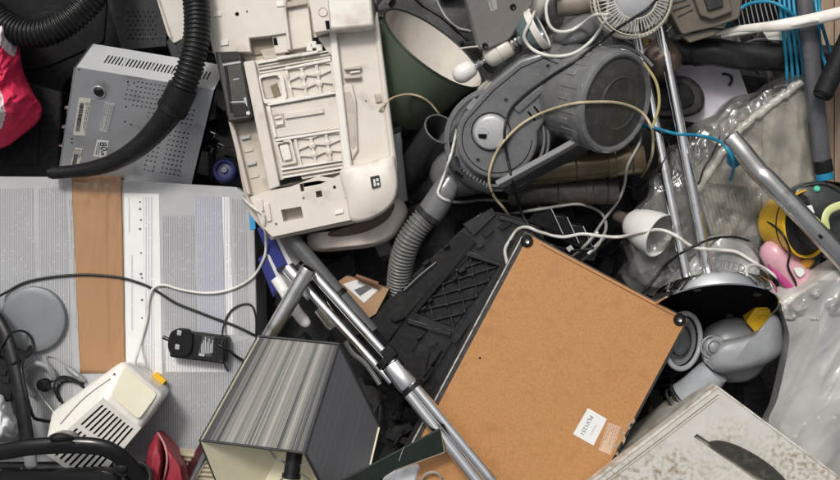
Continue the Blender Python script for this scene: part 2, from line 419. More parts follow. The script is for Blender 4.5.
for i in range(900):                                      # broken plastic, small blocks and offcuts
    X, Y = rb.uniform(-1.15, 1.15), rb.uniform(-.75, .75); z = bedz(X, Y) + rb.uniform(-.01, .03)
    bed.mi = rb.choice([0] * 12 + [1] * 8 + [2] * 5 + [3, 4])
    M = Matrix.Translation((X, Y, z)) @ Matrix.Rotation(rb.uniform(0, 6.3), 4, 'Z') @ Matrix.Rotation(rb.uniform(-.7, .7), 4, 'X') @ Matrix.Rotation(rb.uniform(-.5, .5), 4, 'Y')
    a, b_, c = rb.uniform(.008, .05), rb.uniform(.006, .03), rb.uniform(.003, .02)
    bed.hexa([M @ V(p) for p in ((-a, -b_, c), (a, -b_ * rb.uniform(.5, 1), c), (a, b_, c), (-a * rb.uniform(.6, 1), b_, c), (-a, -b_, -c), (a, -b_, -c), (a, b_, -c), (-a, b_, -c))])
for i in range(120):                                      # loose leads in the gaps
    bed.mi = rb.choice([0, 0, 1, 2]); p = V((rb.uniform(-1, 1), rb.uniform(-.6, .6), 0)); d = rb.uniform(0, 6.3); pts = []
    for k in range(7):
        pts.append(V((p.x, p.y, bedz(p.x, p.y) + .022 + rb.uniform(0, .02)))); d += rb.uniform(-.9, .9); p = p + V((math.cos(d), math.sin(d), 0)) * .035
    bed.tube(spl(pts, 5), rb.uniform(.002, .004), 7)
o = build(bed, 'scrap_fill', [mat('scrap_matt', (.026, .026, .0265), .5, dust=.15, spec=.3), mat('scrap_black', (.013, .013, .014), .35, dust=.06, spec=.4), mat('scrap_grey', (.06, .058, .056), .5, dust=.2, spec=.3), LGR, mat('scrap_tan', (.25, .17, .1), .7)], smooth=40)  # near-black tones add painted shade to the gaps
tag(o, 'jumble of small plastic scrap coloured near black for the shade in the gaps of the heap', kind='stuff')
o['category'] = 'scrap'

# ================================================================== large printed carton, left
pl = FL(0.0)
box = T('cardboard_box', 'large grey printed carton sealed with brown tape lying flat on the left', 'box', (120, 300, -.15))
CARD = mat('grey_printed_card', (.40, .405, .415), .6, var=.04, bump=.04, bs=400, dirt=(.34, .33, .32), damt=.25, scratch=.2)
outl = [(-60, 176), (72, 177), (122, 180), (236, 187), (246, 194), (254, 212), (257, 330), (252, 458), (150, 462), (-60, 462)]
m = MB(); m.plate(pl, outl, 0, .15); build(m, 'carton', CARD, box, bevel=.002)
PR1 = stripes('fine_print_grey', (.40, .405, .415), (.19, .19, .20), .0046, .5, 0, 150, var=.06, amount=.55)
PR2 = stripes('fine_print_white', (.72, .72, .73), (.28, .28, .30), .0056, .42, 0, 150, var=.03, amount=.5)
PR3 = stripes('fine_print_lavender', (.43, .44, .50), (.22, .22, .27), .0045, .5, 0, 160, var=.05, amount=.5)
def sheet(name, poly, mt, par, h, d=.0008, label=None, pl=pl):
    m = MB(); m.uvpl = pl; m.plate(pl, poly, h, d); return build(m, name, mt, par, label=label)
sheet('print_panel', [(-60, 190), (33, 188), (38, 420), (-60, 420)], PR1, box, .0006)
sheet('print_panel', [(38, 188), (66, 187), (74, 420), (44, 420)], PR1, box, .0006)
sheet('print_panel', [(69, 200), (72, 200), (80, 330), (76, 330)], PR1, box, .0006)
w = sheet('printed_label', [(124, 193), (159, 194), (162, 374), (126, 372)], PAPER, box, .0008, label='white paper label with rotated fine print')
for px, y0, y1, mt, wd in ((128, 197, 232, PR2, 2), (148, 197, 372, PR2, 10), (131, 255, 330, PR2, 3)):
    sheet('fine_print', [(px - wd / 2, y0), (px + wd / 2, y0), (px + wd / 2 + 1.5, y1), (px - wd / 2 + 1.5, y1)], PR2, w, .0013, .0004)
for k, (px, py) in enumerate(((140, 202), (140, 209), (141, 220), (140, 229), (141, 253), (141, 274), (142, 278), (142, 300), (142, 318))):
    m = MB(); m.plate(pl, circ(px, py, 1.3 if k % 2 else 1.0, 8), .0013, .0004); build(m, 'printed_symbol', GREYINK, w)
sheet('print_panel', [(162, 216), (194, 216), (197, 330), (165, 330)], PR1, box, .0006)
sheet('print_panel', [(195, 196), (221, 197), (226, 332), (200, 332)], PR3, box, .0008)
sheet('print_panel', [(222, 197), (229, 197), (234, 335), (227, 335)], PR2, box, .0008)
sheet('print_panel', [(232, 199), (245, 200), (250, 335), (238, 335)], PR1, box, .0006)
sheet('print_panel', [(128, 374), (250, 338), (250, 455), (132, 455)], PR1, box, .0006)
sheet('print_panel', [(164, 336), (226, 336), (226, 372), (166, 372)], PR2, box, .0010)
TAPE = mat('brown_packing_tape', (.37, .205, .10), .2, var=.04, scale=14, bump=.12, bs=60, coat=.3)
m = MB(); m.uvpl = pl
n = 40; vs_ = []
for j in range(n + 1):                                     # tape with lengthwise wrinkles, folded over the back edge
    t = j / n; y = 176.2 + t * 197
    for i in range(25):
        s = i / 24; x = lerp(71.5 + 8.5 * t + .7 * fbm(j * .3, 0), 121.5 + 4 * t, s)
        q = .0016 + .0022 * abs(fbm(x * .10 + y * .01, y * .014, 3)) + .0022 * math.exp(-((x - 104 - 4 * t) / 1.3) ** 2) + (.006 * max(0, fbm(x * .09, y * .1, 8)) if t < .13 else 0)
        vs_.append(pl(x, y, q))
for i in range(25):
    s = i / 24; vs_.append(pl(lerp(71.5, 121.5, s), 175.8, -.03))
fs = [[j * 25 + i, j * 25 + i + 1, (j + 1) * 25 + i + 1, (j + 1) * 25 + i] for j in range(n) for i in range(24)]
fs += [[i, (n + 1) * 25 + i, (n + 1) * 25 + i + 1, i + 1] for i in range(24)]
m.add(vs_, fs); o = build(m, 'packing_tape', TAPE, box, smooth=60)
sm = o.modifiers.new('thick', 'SOLIDIFY'); sm.thickness = .0004
m = MB(); m.plate(pl, [(248.5, 200), (254, 200), (255.5, 229), (250, 230)], .0012, .06); build(m, 'blue_tape', mat('blue_tape', (.03, .30, .62), .3), box)
# things lying on the carton
m = MB(); m.lathe([(1e-5, .0165), (.05, .0162), (.0605, .0155), (.0640, .0140), (.0655, .011), (.0655, .0), (1e-5, 0)], P(35, 319, .001), V((0, 0, 1)), 64)
one(m, 'round_disc', mat('slate_grey_lid', (.17, .185, .20), .42, var=.06, dust=.12), 'round slate grey disc lying flat on the printed carton', 'disc')
ad = T('power_adapter', 'black mains plug adapter with a rating label on the printed carton', 'adapter', (198, 346, .001))
pa = FL(.034)
m = MB(); m.plate(pa, rnd([(173, 330), (228, 337), (225, 364), (169, 357)], 3), 0, .032); build(m, 'body', BLK, ad, bevel=.003)
m = MB(); m.plate(pa, rnd([(170, 332), (178, 328), (190, 329), (193, 336), (191, 353), (185, 357), (170, 355), (167, 345)], 4), .008, .012); build(m, 'plug_block', BLKG, ad, bevel=.002)
for (x, y) in ((179, 333), (177, 347)):
    m = MB(); m.plate(pa, rnd([(x - 2, y - 3), (x + 3, y - 2), (x + 2, y + 3), (x - 2.5, y + 2)], 1), .012, .006); build(m, 'pin', STEEL, ad, bevel=.0008)
m = MB(); m.cyl(P(170, 340, .03), P(163, 337, .028), .004); build(m, 'earth_pin', BLKG, ad)
m = MB(); m.plate(pa, [(203, 335), (214.5, 336.5), (211, 357), (198, 355)], .0006, .0006); lb = build(m, 'rating_label', mat('adapter_label', (.05, .05, .05), .4), ad)
for i in range(7):
    wdt = 6 + 4 * ((i * 37) % 5) / 4
    m = MB(); m.plate(pa, [(201 + i * 1.75, 354 - i * .2), (202 + i * 1.75, 354 - i * .2), (202.6 + i * 1.75, 353 - wdt * 1.6), (201.6 + i * 1.75, 353 - wdt * 1.6)], .0012, .0004); build(m, 'print_line', LGR, lb)
m = MB(); m.plate(pa, [(199, 353), (204.5, 353.7), (204, 356.5), (198.6, 355.7)], .0012, .0004); build(m, 'print_block', LGR, lb)

# ================================================================== black box and hoses, top left
bb = T('black_box', 'black plastic appliance casing in the gap under the ribbed hose', 'appliance', (20, 130, -.14))
pk = PL((-30, 80, -.03), (62, 92, -.035), (-30, 180, -.05))
m = MB(); m.plate(pk, rnd([(-60, 60), (62, 92), (58, 186), (-60, 186)], 4), 0, .09); build(m, 'casing', BLKM, bb, bevel=.004)
m = MB(); m.plate(pk, rnd([(-40, 92), (40, 100), (38, 165), (-40, 165)], 3), .003, .006); build(m, 'panel', BLKM, bb, bevel=.001)

kb = T('gap_dark_slab', 'flat black slab added to darken the gap behind the silver recorder', 'case', (90, 55, -.12))  # added black slab, stands in for the shade of this gap
pk = PL((-20, 60, -.07), (130, 20, -.06), (70, 80, -.08))
m = MB(); m.plate(pk, rnd([(-60, -20), (60, -40), (132, -25), (128, 48), (66, 82), (60, 98), (-60, 96)], 4), 0, .09); build(m, 'casing', BLKM, kb, bevel=.004)
m = MB(); m.plate(pk, rnd([(-20, -10), (108, -15), (104, 42), (50, 66), (-20, 80)], 4), .004, .01); build(m, 'panel', BLK, kb, bevel=.002)
def hose(name, pts, r, pitch, mt, par=None, amp=.13, seg=20, taper=None):
    path = resample(spl(pts, 40), pitch / 6); R = []
    for i in range(len(path)):
        ph = (i % 6) / 6; w = (0, .75, 1, 1, .75, 0)[i % 6]
        R.append(r * (1 - amp + amp * w))
    m = MB(); m.tube(path, R, seg); return build(m, name, mt, par, smooth=50)
h1 = hose('ribbed_hose', [P(-30, -10, .03), P(-8, 14, .045), (P(18, 31, .055)), P(45, 32, .06), P(74, 16, .06), P(96, -10, .05), P(104, -40, .02)], .029, .0085, RUBBER)
tag(h1, 'black ribbed hose curving across the top left corner', 'hose')
fab = MB(); fp = [(-30, 2), (2, 8), (10, 28), (19, 46), (23, 70), (33, 92), (42, 108), (38, 122), (20, 137), (3, 148), (-30, 152)]
pts = [(p.x, p.y) for p in spl(fp, 10, True)]; cx, cy = -12, 80; RN = 40; n = len(pts)
def fabz(x, y, t): return .05 + .10 * (1 - t ** 2.5) + .030 * noise.ridged_multi_fractal(V((x * .03 + .016 * y, y * .018, 2)), 1, 2.1, 4, 1, 2) * (1 - t * .4) + .006 * fbm(x * .12, y * .12, 5) - .045
vs_ = []
for i in range(RN + 1):
    t = i / RN
    for x, y in pts:
        qx, qy = cx + (x - cx) * t, cy + (y - cy) * t; vs_.append(P(qx, qy, fabz(qx, qy, t) if i < RN else -.02))
fab.v = vs_
for i in range(RN):
    for j in range(n):
        j2 = (j + 1) % n; f = [i * n + j, i * n + j2, (i + 1) * n + j2, (i + 1) * n + j]
        t = (i + .5) / RN; x, y = cx + (pts[j][0] - cx) * t, cy + (pts[j][1] - cy) * t
        wht = inpoly(x, y, [(-40, -10), (2, 5), (9, 28), (17, 47), (14, 56), (4, 50), (-10, 30), (-40, 25)]) or inpoly(x, y, [(-40, 88), (-4, 82), (3, 95), (6, 115), (2, 128), (-8, 131), (-40, 125)])
        fab.f.append(f[::-1]); fab.m.append(1 if wht else 0)
o = one(fab, 'fabric_bag', [mat('red_fabric', (.66, .02, .085), .7, bump=.3, bs=160, var=.15), mat('white_fabric', (.70, .62, .63), .75, bump=.3, bs=160)], 'crumpled red and white fabric bag at the left edge', 'bag', smooth=80)

# ================================================================== silver set-top recorder
dv = T('disc_recorder', 'silver metal recorder with vent holes, lying upside down under the black wand', 'recorder', (140, 130, -.1))
pd = PL((75, 67, .115), (213, 88, .115), (58, 180, -.045))
DV = mat('silver_painted_steel', (.40, .41, .43), .34, metal=.35, var=.04, dirt=(.2, .19, .18), damt=.15, bump=.02, scratch=.3)
holes = []; SPEC = ((128, 82), (134, 83), (126, 107), (125, 122), (131, 125), (72, 139), (72, 143), (79, 70))
A = [(74, 67), (214, 90), (190, 190), (57, 180)]
def grid(c, ni, nj, sz, skip):
    for i in range(ni):
        for j in range(nj):
            s, t = (i + .5) / ni, (j + .5) / nj
            if skip(s, t): continue
            x, y = quad(c, s, t); a = sz
            if any(abs(x - u) < 3.2 and abs(y - w) < 3.2 for u, w in SPEC): continue
            q = [(x - a, y - a * .8), (x + a, y - a * .5), (x + a * .8, y + a), (x - a * 1.1, y + a * .7)]
            holes.append(q)
grid([(128, 78), (201, 90), (180, 178), (108, 166)], 17, 19, .95, lambda s, t: (t > .34 and s < .36) or (t > .47 and s < .5) or .62 < s < .68 or (s > .68 and t < .2) or (.42 < t < .46))
holes.append(circ(99, 92, 4.6, 14))
for x, y in SPEC: holes.append(circ(x, y, 1.1, 6))
m = MB(); m.plate(pd, A, 0, .0016, holes); build(m, 'perforated_cover', DV, dv, smooth=20)
m = MB(); m.plate(pd, [(76, 69), (212, 92), (190, 188), (60, 178)], -.012, .055); build(m, 'inside', HOLE_SHADE, dv)
tp = pd(74, 67, -.0008), pd(214, 90, -.0008); dn = -pd.n * .10
# vented long side
sv = []; sd_ = MB()
e = (tp[1] - tp[0]); L_ = e.length; eu = e.normalized()
fr = lambda s, d: tp[0] + eu * (s * L_) + dn * d
outer = [fr(0, 0), fr(1, 0), fr(1, 1), fr(0, 1)]
hs = [[fr(.17 + i * .0255, .34), fr(.17 + i * .0255 + .0115, .34), fr(.17 + i * .0255 + .0115, .66), fr(.17 + i * .0255, .66)] for i in range(30)]
loops = [outer] + hs
tri = tessellate_polygon([[V(((p - tp[0]).dot(eu), (p - tp[0]).dot(pd.n), 0)) for p in q] for q in loops])
flat = [p for q in loops for p in q]; m = MB(); nn = eu.cross(pd.n) * -.0012; nn = nn if nn.y < 0 else -nn
N = len(flat); fs = [list(t) for t in tri] + [[c + N, b + N, a + N] for a, b, c in tri]; o_ = 0
for q in loops:
    k = len(q); fs += [[o_ + i, o_ + i + N, o_ + (i + 1) % k + N, o_ + (i + 1) % k] for i in range(k)]; o_ += k
m.add(flat + [p + nn for p in flat], fs); build(m, 'vented_side', mat('silver_side_lit', (.56, .57, .58), .36, metal=.2, var=.04), dv, smooth=20)  # paler silver than the cover: light on this side put into colour
m = MB(); a, b_ = pd(57, 180, 0), pd(74, 67, 0); w_ = (pd(80, 67, 0) - pd(74, 67, 0)) * .3
m.hexa([a, b_, b_ + w_ , a + w_, a + dn, b_ + dn, b_ + dn + w_, a + dn + w_]); build(m, 'front_side', DGR, dv)
for i in range(7):                                        # row of sockets on the short side
    t = .42 + i * .085; q = a.lerp(b_, 1 - t) + dn * (.35 + .2 * (i % 2)); ax = (-w_).normalized()
    m = MB(); m.lathe([(1e-5, .016), (.0035, .016), (.0045, .014), (.0045, .004), (.008, .003), (.008, 0)], q, ax, 14); build(m, 'socket', STEEL, dv)
m = MB(); m.lathe([(.0095, .0), (.0138, .0), (.0134, .0012), (.0125, .002), (.0110, .002), (.0095, .001)], pd(99, 92, 0), pd.n, 30); build(m, 'foot_ring', DV, dv)
m = MB(); m.lathe([(.0098, -.001), (.0098, .0015), (.007, .004), (1e-5, .0045)], pd(99, 92, 0), pd.n, 24); build(m, 'rubber_foot', RUBBER, dv)
def sticker(poly, par, pl_, name='sticker', mt=PAPER, h=.0006, label=None):
    m = MB(); m.plate(pl_, poly, h, .0005); return build(m, name, mt, par, label=label)
STK = mat('sticker_paper', (.62, .60, .54), .6, var=.05)
def bars(par, pl_, c, n, seed, h=.0011, mt=INK, rows=(.05, .95)):
    r = random.Random(seed); t = .04
    m = MB()
    while t < .95:
        w = r.choice((.012, .02, .034)); m.plate(pl_, qrect(c, rows[0], t, rows[1], t + w), h, .0003); t += w + r.choice((.012, .022))
    return build(m, 'barcode', mt, par)
def lines(par, pl_, c, n, seed, h=.0011, mt=GREYINK, th=.35, vert=True):
    r = random.Random(seed); m = MB()
    for i in range(n):
        s = (i + .5) / n; w = th / n; x = .06
        while x < .9:
            l = r.uniform(.05, .16); e_ = min(.95, x + l)
            m.plate(pl_, qrect(c, s - w / 2, x, s + w / 2, e_) if vert else qrect(c, x, s - w / 2, e_, s + w / 2), h, .0003); x = e_ + .03
            if r.random() < .12: break
    return build(m, 'print_lines', mt, par)
q = [(79, 98), (91, 99), (85, 136), (73, 135)]
s_ = sticker(q, dv, pd, mt=STK, label='cream barcode sticker'); bars(s_, pd, qrect(q, .12, .1, .5, .95), 20, 3); lines(s_, pd, qrect(q, .55, .05, .95, .95), 3, 4)
q = [(105, 102), (115, 104), (108, 133), (99, 131)]
s_ = sticker(q, dv, pd, mt=mat('faded_sticker', (.44, .44, .44), .5)); lines(s_, pd, q, 5, 8, mt=mat('faint_ink', (.33, .33, .33), .6))
q = [(97, 140), (109, 141), (106, 158), (93, 156.5)]
s_ = sticker(q, dv, pd, mt=mat('pale_sticker', (.60, .60, .60), .5), label='small pale sticker reading 80 GB')
text('80', pd, 103.2, 146.5, .0009, .021, 80, INK, s_); text('GB', pd, 102.2, 153, .0009, .009, 80, INK, s_); lines(s_, pd, qrect(q, .1, .1, .42, .9), 2, 5)
q = [(75, 148), (83.5, 149), (79, 167), (70, 166)]
s_ = sticker(q, dv, pd, mt=STK, label='worn cream sticker'); lines(s_, pd, q, 5, 9); bars(s_, pd, qrect(q, .1, .3, .6, .95), 9, 6, mt=GREYINK)
m = MB(); m.plate(pd, rnd([(147, 164), (154, 165), (153, 171), (146, 170)], 1), .001, .001); build(m, 'crimp', DV, dv)

# top dark panels between the hoses
tb = T('perforated_casing', 'dark grey perforated metal casing behind the silver recorder', 'casing', (140, 10, -.1))
pp = PL((118, 0, -.05), (166, 0, -.05), (118, 50, -.07))
hl = [circ(128 + i * 5 + (j % 2) * 2.5, 12 + j * 4.5, .9, 6) for i in range(6) for j in range(7)]
m = MB(); m.plate(pp, [(100, -25), (168, -25), (166, 46), (122, 50)], 0, .002, hl); build(m, 'sheet', DGR, tb, smooth=20)
m = MB(); m.plate(pp, [(101, -24), (167, -24), (165, 45), (123, 49)], -.01, .03); build(m, 'backing', HOLE_SHADE, tb)
cr = T('cream_casing', 'cream plastic casing corner sticking out between the two black hoses', 'casing', (175, 10, -.1))
pc = PL((150, -10, .03), (195, -10, .01), (172, 45, .0))
m = MB(); m.plate(pc, rnd([(148, -30), (196, -30), (200, 30), (174, 44), (168, 36)], 2), 0, .07); build(m, 'shell', IVORY, cr, bevel=.003)
m = MB(); m.plate(pc, [(149.5, -25), (152, -25), (173, 40), (171, 38)], .002, .01); build(m, 'rim', CREAMD, cr, bevel=.0008)
gb = T('dark_module', 'small dark grey plastic module wedged beside the ribbed wand hose', 'module', (178, 42, -.08))
pg = PL((165, 30, -.005), (190, 22, .0), (175, 60, -.01))
m = MB(); m.plate(pg, rnd([(166, 42), (180, 20), (192, 24), (190, 62), (172, 60)], 2), 0, .06); build(m, 'body', DGR, gb, bevel=.003)
m = MB(); m.plate(pg, rnd([(175, 40), (182, 30), (186, 32), (184, 54), (178, 54)], 1.5), .002, .004); build(m, 'cover', VACD, gb, bevel=.001)

# hose with smooth wand over the recorder
wd = T('hose_wand', 'black ribbed hose ending in a smooth curved wand over the silver recorder', 'vacuum hose', (180, 92, .06))
hose('ribbed_hose', [P(180, -60, .12), P(192, -22, .135), P(197, 12, .14), P(196, 42, .145), P(190, 68, .145), P(182, 90, .14)], .0255, .0085, RUBBER, wd)
m = MB(); pth = spl([P(183, 87, .141), P(174, 106, .13), P(160, 126, .115), P(140, 146, .095), P(116, 161, .07), P(90, 169, .05), P(66, 172, .038), P(49, 173, .034)], 8)
nn = len(pth); m.tube(pth, [.0285 if i < 9 else lerp(.0255, .0105, min(1, (i - 9) / (nn - 10)) ** .8) for i in range(nn)], 24); build(m, 'wand', BLK, wd, smooth=40)
m = MB(); m.tube(pth[8:11], .0295, 24); build(m, 'collar', BLKM, wd, bevel=.001)
m = MB(); m.tube(pth[-9:-2], .0125, 20); build(m, 'end_sleeve', BLKM, wd)
# plugs beside the printer
for i, (x, y, e) in enumerate(((205, 131, (216, 136)), (200, 145, (213, 151)), (213, 142, (224, 148)))):
    t = T('jack_plug', ('uppermost', 'lowermost', 'middle')[i] + ' of three small metal plugs between recorder and printer', 'plug', (x, y, -.06), 'metal plugs beside the printer')
    a, b_ = P(x, y, -.03), P(*e, -.02)
    m = MB(); m.cyl(a, a.lerp(b_, .5), .0085); build(m, 'grip', BLKM, t)
    m = MB(); m.cyl(a.lerp(b_, .5), b_, .0062); build(m, 'barrel', STEEL, t)
m = MB(); m.lathe([(1e-5, .012), (.006, .012), (.007, .006), (.014, .005), (.016, .012), (.021, .014), (.024, .010), (.024, -.03)], P(225, 171, -.03), V((0, .15, 1)), 36)
one(m, 'navy_spool', mat('navy_plastic', (.02, .025, .12), .35), 'round navy blue plastic spool beside the silver recorder', 'spool')
# ================================================================== cream printer chassis
pr = T('printer_chassis', 'big cream plastic printer chassis with ribbed trays and a black side latch', 'printer', (310, 110, -.06))
pl = PL((210, 0, .10), (370, 0, .105), (262, 225, .095))
def pt(name, poly, h, d, mt=CREAM, par=pr, bev=.0015, holes=None, r=0):
    m = MB(); m.plate(pl, rnd(poly, r) if r else poly, h, d, holes); return build(m, name, mt, par, bevel=bev, smooth=30)
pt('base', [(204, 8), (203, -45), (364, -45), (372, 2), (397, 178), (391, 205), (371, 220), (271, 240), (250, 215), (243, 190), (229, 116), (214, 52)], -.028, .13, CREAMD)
pt('corner_plate', [(204, 9), (203, -45), (278, -45), (284, 6), (285, 10), (288, 33), (270, 36), (249, 38), (251, 52), (213, 53)], 0, .03, CREAM)
for x, y in ((217, 14), (224, 43), (280, 4)):
    pt('clip_slot', [(x - 4, y - 2.5), (x + 4, y - 3.5), (x + 4.6, y + 2), (x - 3.5, y + 3)], .0025, .004, IVORY, bev=.0008)
m = MB(); m.plate(pl, circ(237, 14, 2, 12), .0006, .002); build(m, 'hole_spot', HOLE_SHADE, pr)  # flat dark spot painted for the shade in a hole
m = MB(); m.plate(pl, circ(247, 11.5, .9, 8), .0006, .002); build(m, 'hole_spot', HOLE_SHADE, pr)
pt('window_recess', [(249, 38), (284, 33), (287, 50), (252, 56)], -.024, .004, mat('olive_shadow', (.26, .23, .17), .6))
pt('slot_block', [(272, 36), (287, 34), (289, 52), (275, 54)], -.006, .03)
pt('slot', [(273, 38), (276.5, 37.5), (278, 45), (274, 45.5)], -.0052, .002, HOLE_SHADE, bev=0)
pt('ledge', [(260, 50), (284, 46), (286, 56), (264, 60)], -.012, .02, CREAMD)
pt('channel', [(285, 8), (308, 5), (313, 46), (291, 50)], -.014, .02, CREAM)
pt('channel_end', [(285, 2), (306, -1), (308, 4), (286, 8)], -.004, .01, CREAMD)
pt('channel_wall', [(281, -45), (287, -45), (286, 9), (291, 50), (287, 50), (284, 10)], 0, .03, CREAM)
pt('corner_block', [(308, -45), (359, -45), (364, -10), (371, 0), (374, 26), (343, 29), (327, 30), (316, 33), (313, 33)], .03, .06, IVORY, bev=.005)
pt('edge_strip', [(309, 0), (328, -3), (331, 30), (314, 33)], .033, .01, CREAM)
m = MB(); m.lathe([(1e-5, .001), (.0065, .001), (.008, .0025), (.0095, .001), (.0095, -.002)], pl(323, 12, .033), pl.n, 24); build(m, 'moulded_ring', CREAM, pr)
pt('slot', [(325, 21), (329, 20.5), (330, 29), (326.5, 29.5)], .0338, .002, HOLE_SHADE, bev=0)
# deep bay at the right, rims round it
pt('bay_floor', [(314, 33), (374, 27), (394, 158), (352, 168), (340, 120)], -.016, .02, CREAM)
pt('bay_rim', [(373, 24), (377, 10), (398, 172), (391, 172)], -.008, .05, CREAM, bev=.005)
pt('bay_step', [(341, 85), (352, 83), (356, 100), (358, 150), (352, 160), (345, 122)], -.008, .02, CREAM, bev=.003)
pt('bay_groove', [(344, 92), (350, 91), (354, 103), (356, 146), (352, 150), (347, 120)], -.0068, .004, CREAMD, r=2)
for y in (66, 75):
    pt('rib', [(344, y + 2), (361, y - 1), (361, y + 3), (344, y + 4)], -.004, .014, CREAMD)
pt('rib', [(350, 71.5), (360, 70), (360, 72), (350, 73.5)], -.008, .01, IVORY, bev=.0006)
pt('clip_slot', [(374, 94), (380, 93), (382, 102), (376, 103)], -.012, .006, CREAMD)
m = MB(); m.plate(pl, circ(366, 101, 1, 8), -.0153, .001); build(m, 'hole_spot', GREYINK, pr)  # grey spot painted for the shade in a small hole
pt('side_rail', [(329, 32), (336, 31), (352, 168), (343, 170)], .002, .03, IVORY, bev=.003)
pt('side_rail', [(318, 38), (329, 36), (340, 60), (338, 62), (326, 50)], -.004, .02, CREAM)
m = MB(); path = spl([pl(316, 33, .0), pl(330, 32, .0), pl(335, 40, .0), pl(337, 70, -.001), pl(342, 110, -.001)], 8); m.tube(path, .0012, 6); build(m, 'wire', INK, pr)
pt('notch', [(312, 38), (318, 37), (318, 42), (322, 42), (323, 47), (327, 47), (328, 52), (320, 50)], -.009, .004, HOLE_SHADE, bev=0)
for x, y in ((313, 44), (319, 47), (309, 47)):
    pt('peg', [(x - 3, y - 2.5), (x + 3, y - 3), (x + 3.5, y + 4), (x - 2.5, y + 4)], -.002, .025, IVORY, bev=.001)
# tray of panels in the middle
tr = pt('paper_tray', [(253, 61), (330, 48), (350, 166), (278, 187)], -.013, .016, CREAM, bev=.001)
def tt(name, poly, h, d, mt=CREAM, bev=.001, holes=None, r=0): return pt(name, poly, h, d, mt, tr, bev, holes, r)
tt('tray_wall', [(243, 62), (254, 60), (280, 186), (269, 190)], .004, .04, CREAM, bev=.002)
for k in range(4):
    y = 60.5 + k * 3.2
    tt('ridge', [(257 + k * .7, y + 2), (329 + k * .6, y - 10.5), (329.3 + k * .6, y - 9), (257.3 + k * .7, y + 3.6)], (-.004, -.009, -.006, -.010)[k], .01, (IVORY, CREAM, CREAM, IVORY)[k], bev=.0006)
tt('tab', [(276, 57), (300, 53), (301, 56), (277, 60)], .003, .015, IVORY); tt('tab', [(302, 53), (318, 50), (318.5, 53), (303, 56)], .001, .015, IVORY)
ring = rnd([(258, 76), (278, 72), (283, 76), (287, 97), (284, 101), (264, 104)], 3); hole_ = rnd([(260, 78), (277, 75), (280, 79), (283, 95), (281, 98), (265, 100)], 3)
tt('latch_loop', ring, -.003, .012, IVORY, .0008, [hole_])
tt('latch_floor', [(261, 79), (276, 76), (281, 96), (266, 99)], -.0112, .002, CREAMD)
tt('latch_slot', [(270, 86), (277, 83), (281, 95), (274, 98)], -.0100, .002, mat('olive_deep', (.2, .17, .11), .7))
def ribs(c, nx_, ny_):
    """tray panel with raised honeycomb ribs and round bosses"""
    tt('rib_field', c, -.0118, .004, CREAM)
    m = MB()
    for i in range(nx_ + 1):
        for j in range(ny_):
            off = .0
            m.plate(pl, qrect(c, i / nx_ - .032, j / ny_, i / nx_ + .032, (j + 1) / ny_), -.006, .006)
    for j in range(ny_ + 1):
        for i in range(nx_):
            z = .13 * (1 if (i + j) % 2 else -1)
            a0, a1 = (i / nx_, j / ny_ + z * .5), ((i + 1) / nx_, j / ny_ - z * .5)
            m.plate(pl, [quad(c, a0[0], a0[1] - .04), quad(c, a1[0], a1[1] - .04), quad(c, a1[0], a1[1] + .04), quad(c, a0[0], a0[1] + .04)], -.0064, .006)
    build(m, 'honeycomb_rib', CREAM, tr, bevel=.0008)
    for i in range(1, nx_):
        for j in range(1, ny_):
            x, y = quad(c, i / nx_, j / ny_); m = MB(); m.lathe([(1e-5, .0022), (.0045, .0022), (.0065, .001), (.007, -.004)], pl(x, y, -.0068), pl.n, 16); build(m, 'boss', CREAM, tr)
ribs([(286, 69), (331, 61), (335, 91), (292, 98)], 3, 3)
tt('frame_bar', [(283, 68), (330, 58), (331, 61), (285, 70)], -.003, .012, IVORY); tt('frame_bar', [(290, 98), (336, 91), (337, 93.5), (268, 106), (267, 104)], -.002, .012, IVORY)
tt('plain_panel', [(268, 107), (338, 96), (343, 128), (275, 138)], -.009, .006, CREAM)
tt('plain_step', [(266, 106), (270, 106), (277, 137), (274, 138)], -.004, .01, IVORY)
tt('bar', [(284, 113.5), (323, 107.5), (324, 113), (285, 119)], -.004, .008, CREAM)
tt('clip', [(272, 115), (283, 113), (285, 126), (275, 128)], -.006, .006, CREAMD); tt('clip', [(274, 117), (281, 115.6), (281.5, 118), (275, 119.4)], -.003, .005, IVORY, .0006); tt('clip', [(275.5, 122), (283, 120.6), (283.5, 124), (276.5, 125.5)], -.003, .005, IVORY, .0006)
tt('frame_bar', [(275, 139), (343, 128.5), (343.5, 131), (276, 141.5)], -.003, .011, IVORY)
ribs([(295, 139), (341, 131), (345, 158), (301, 166)], 3, 3)
ring = rnd([(275, 142), (291, 139), (297, 163), (281, 166)], 2); hole_ = rnd([(277.5, 144), (289.5, 141.6), (294.5, 161), (283, 163.6)], 2)
tt('latch_loop', ring, -.004, .01, CREAM, .0008, [hole_]); tt('latch_pad', rnd([(279, 146), (288, 144), (292, 159), (284, 161)], 2), -.005, .008, IVORY)
for k in range(4):
    tt('ridge', [(281 + k * .6, 168.5 + k * 4), (348 + k * .5, 158 + k * 3.6), (348.4 + k * .5, 160 + k * 3.6), (281.4 + k * .6, 170.6 + k * 4)], (-.004, -.008, -.003, -.009)[k], .012, (IVORY, CREAM)[k % 2], bev=.0006)
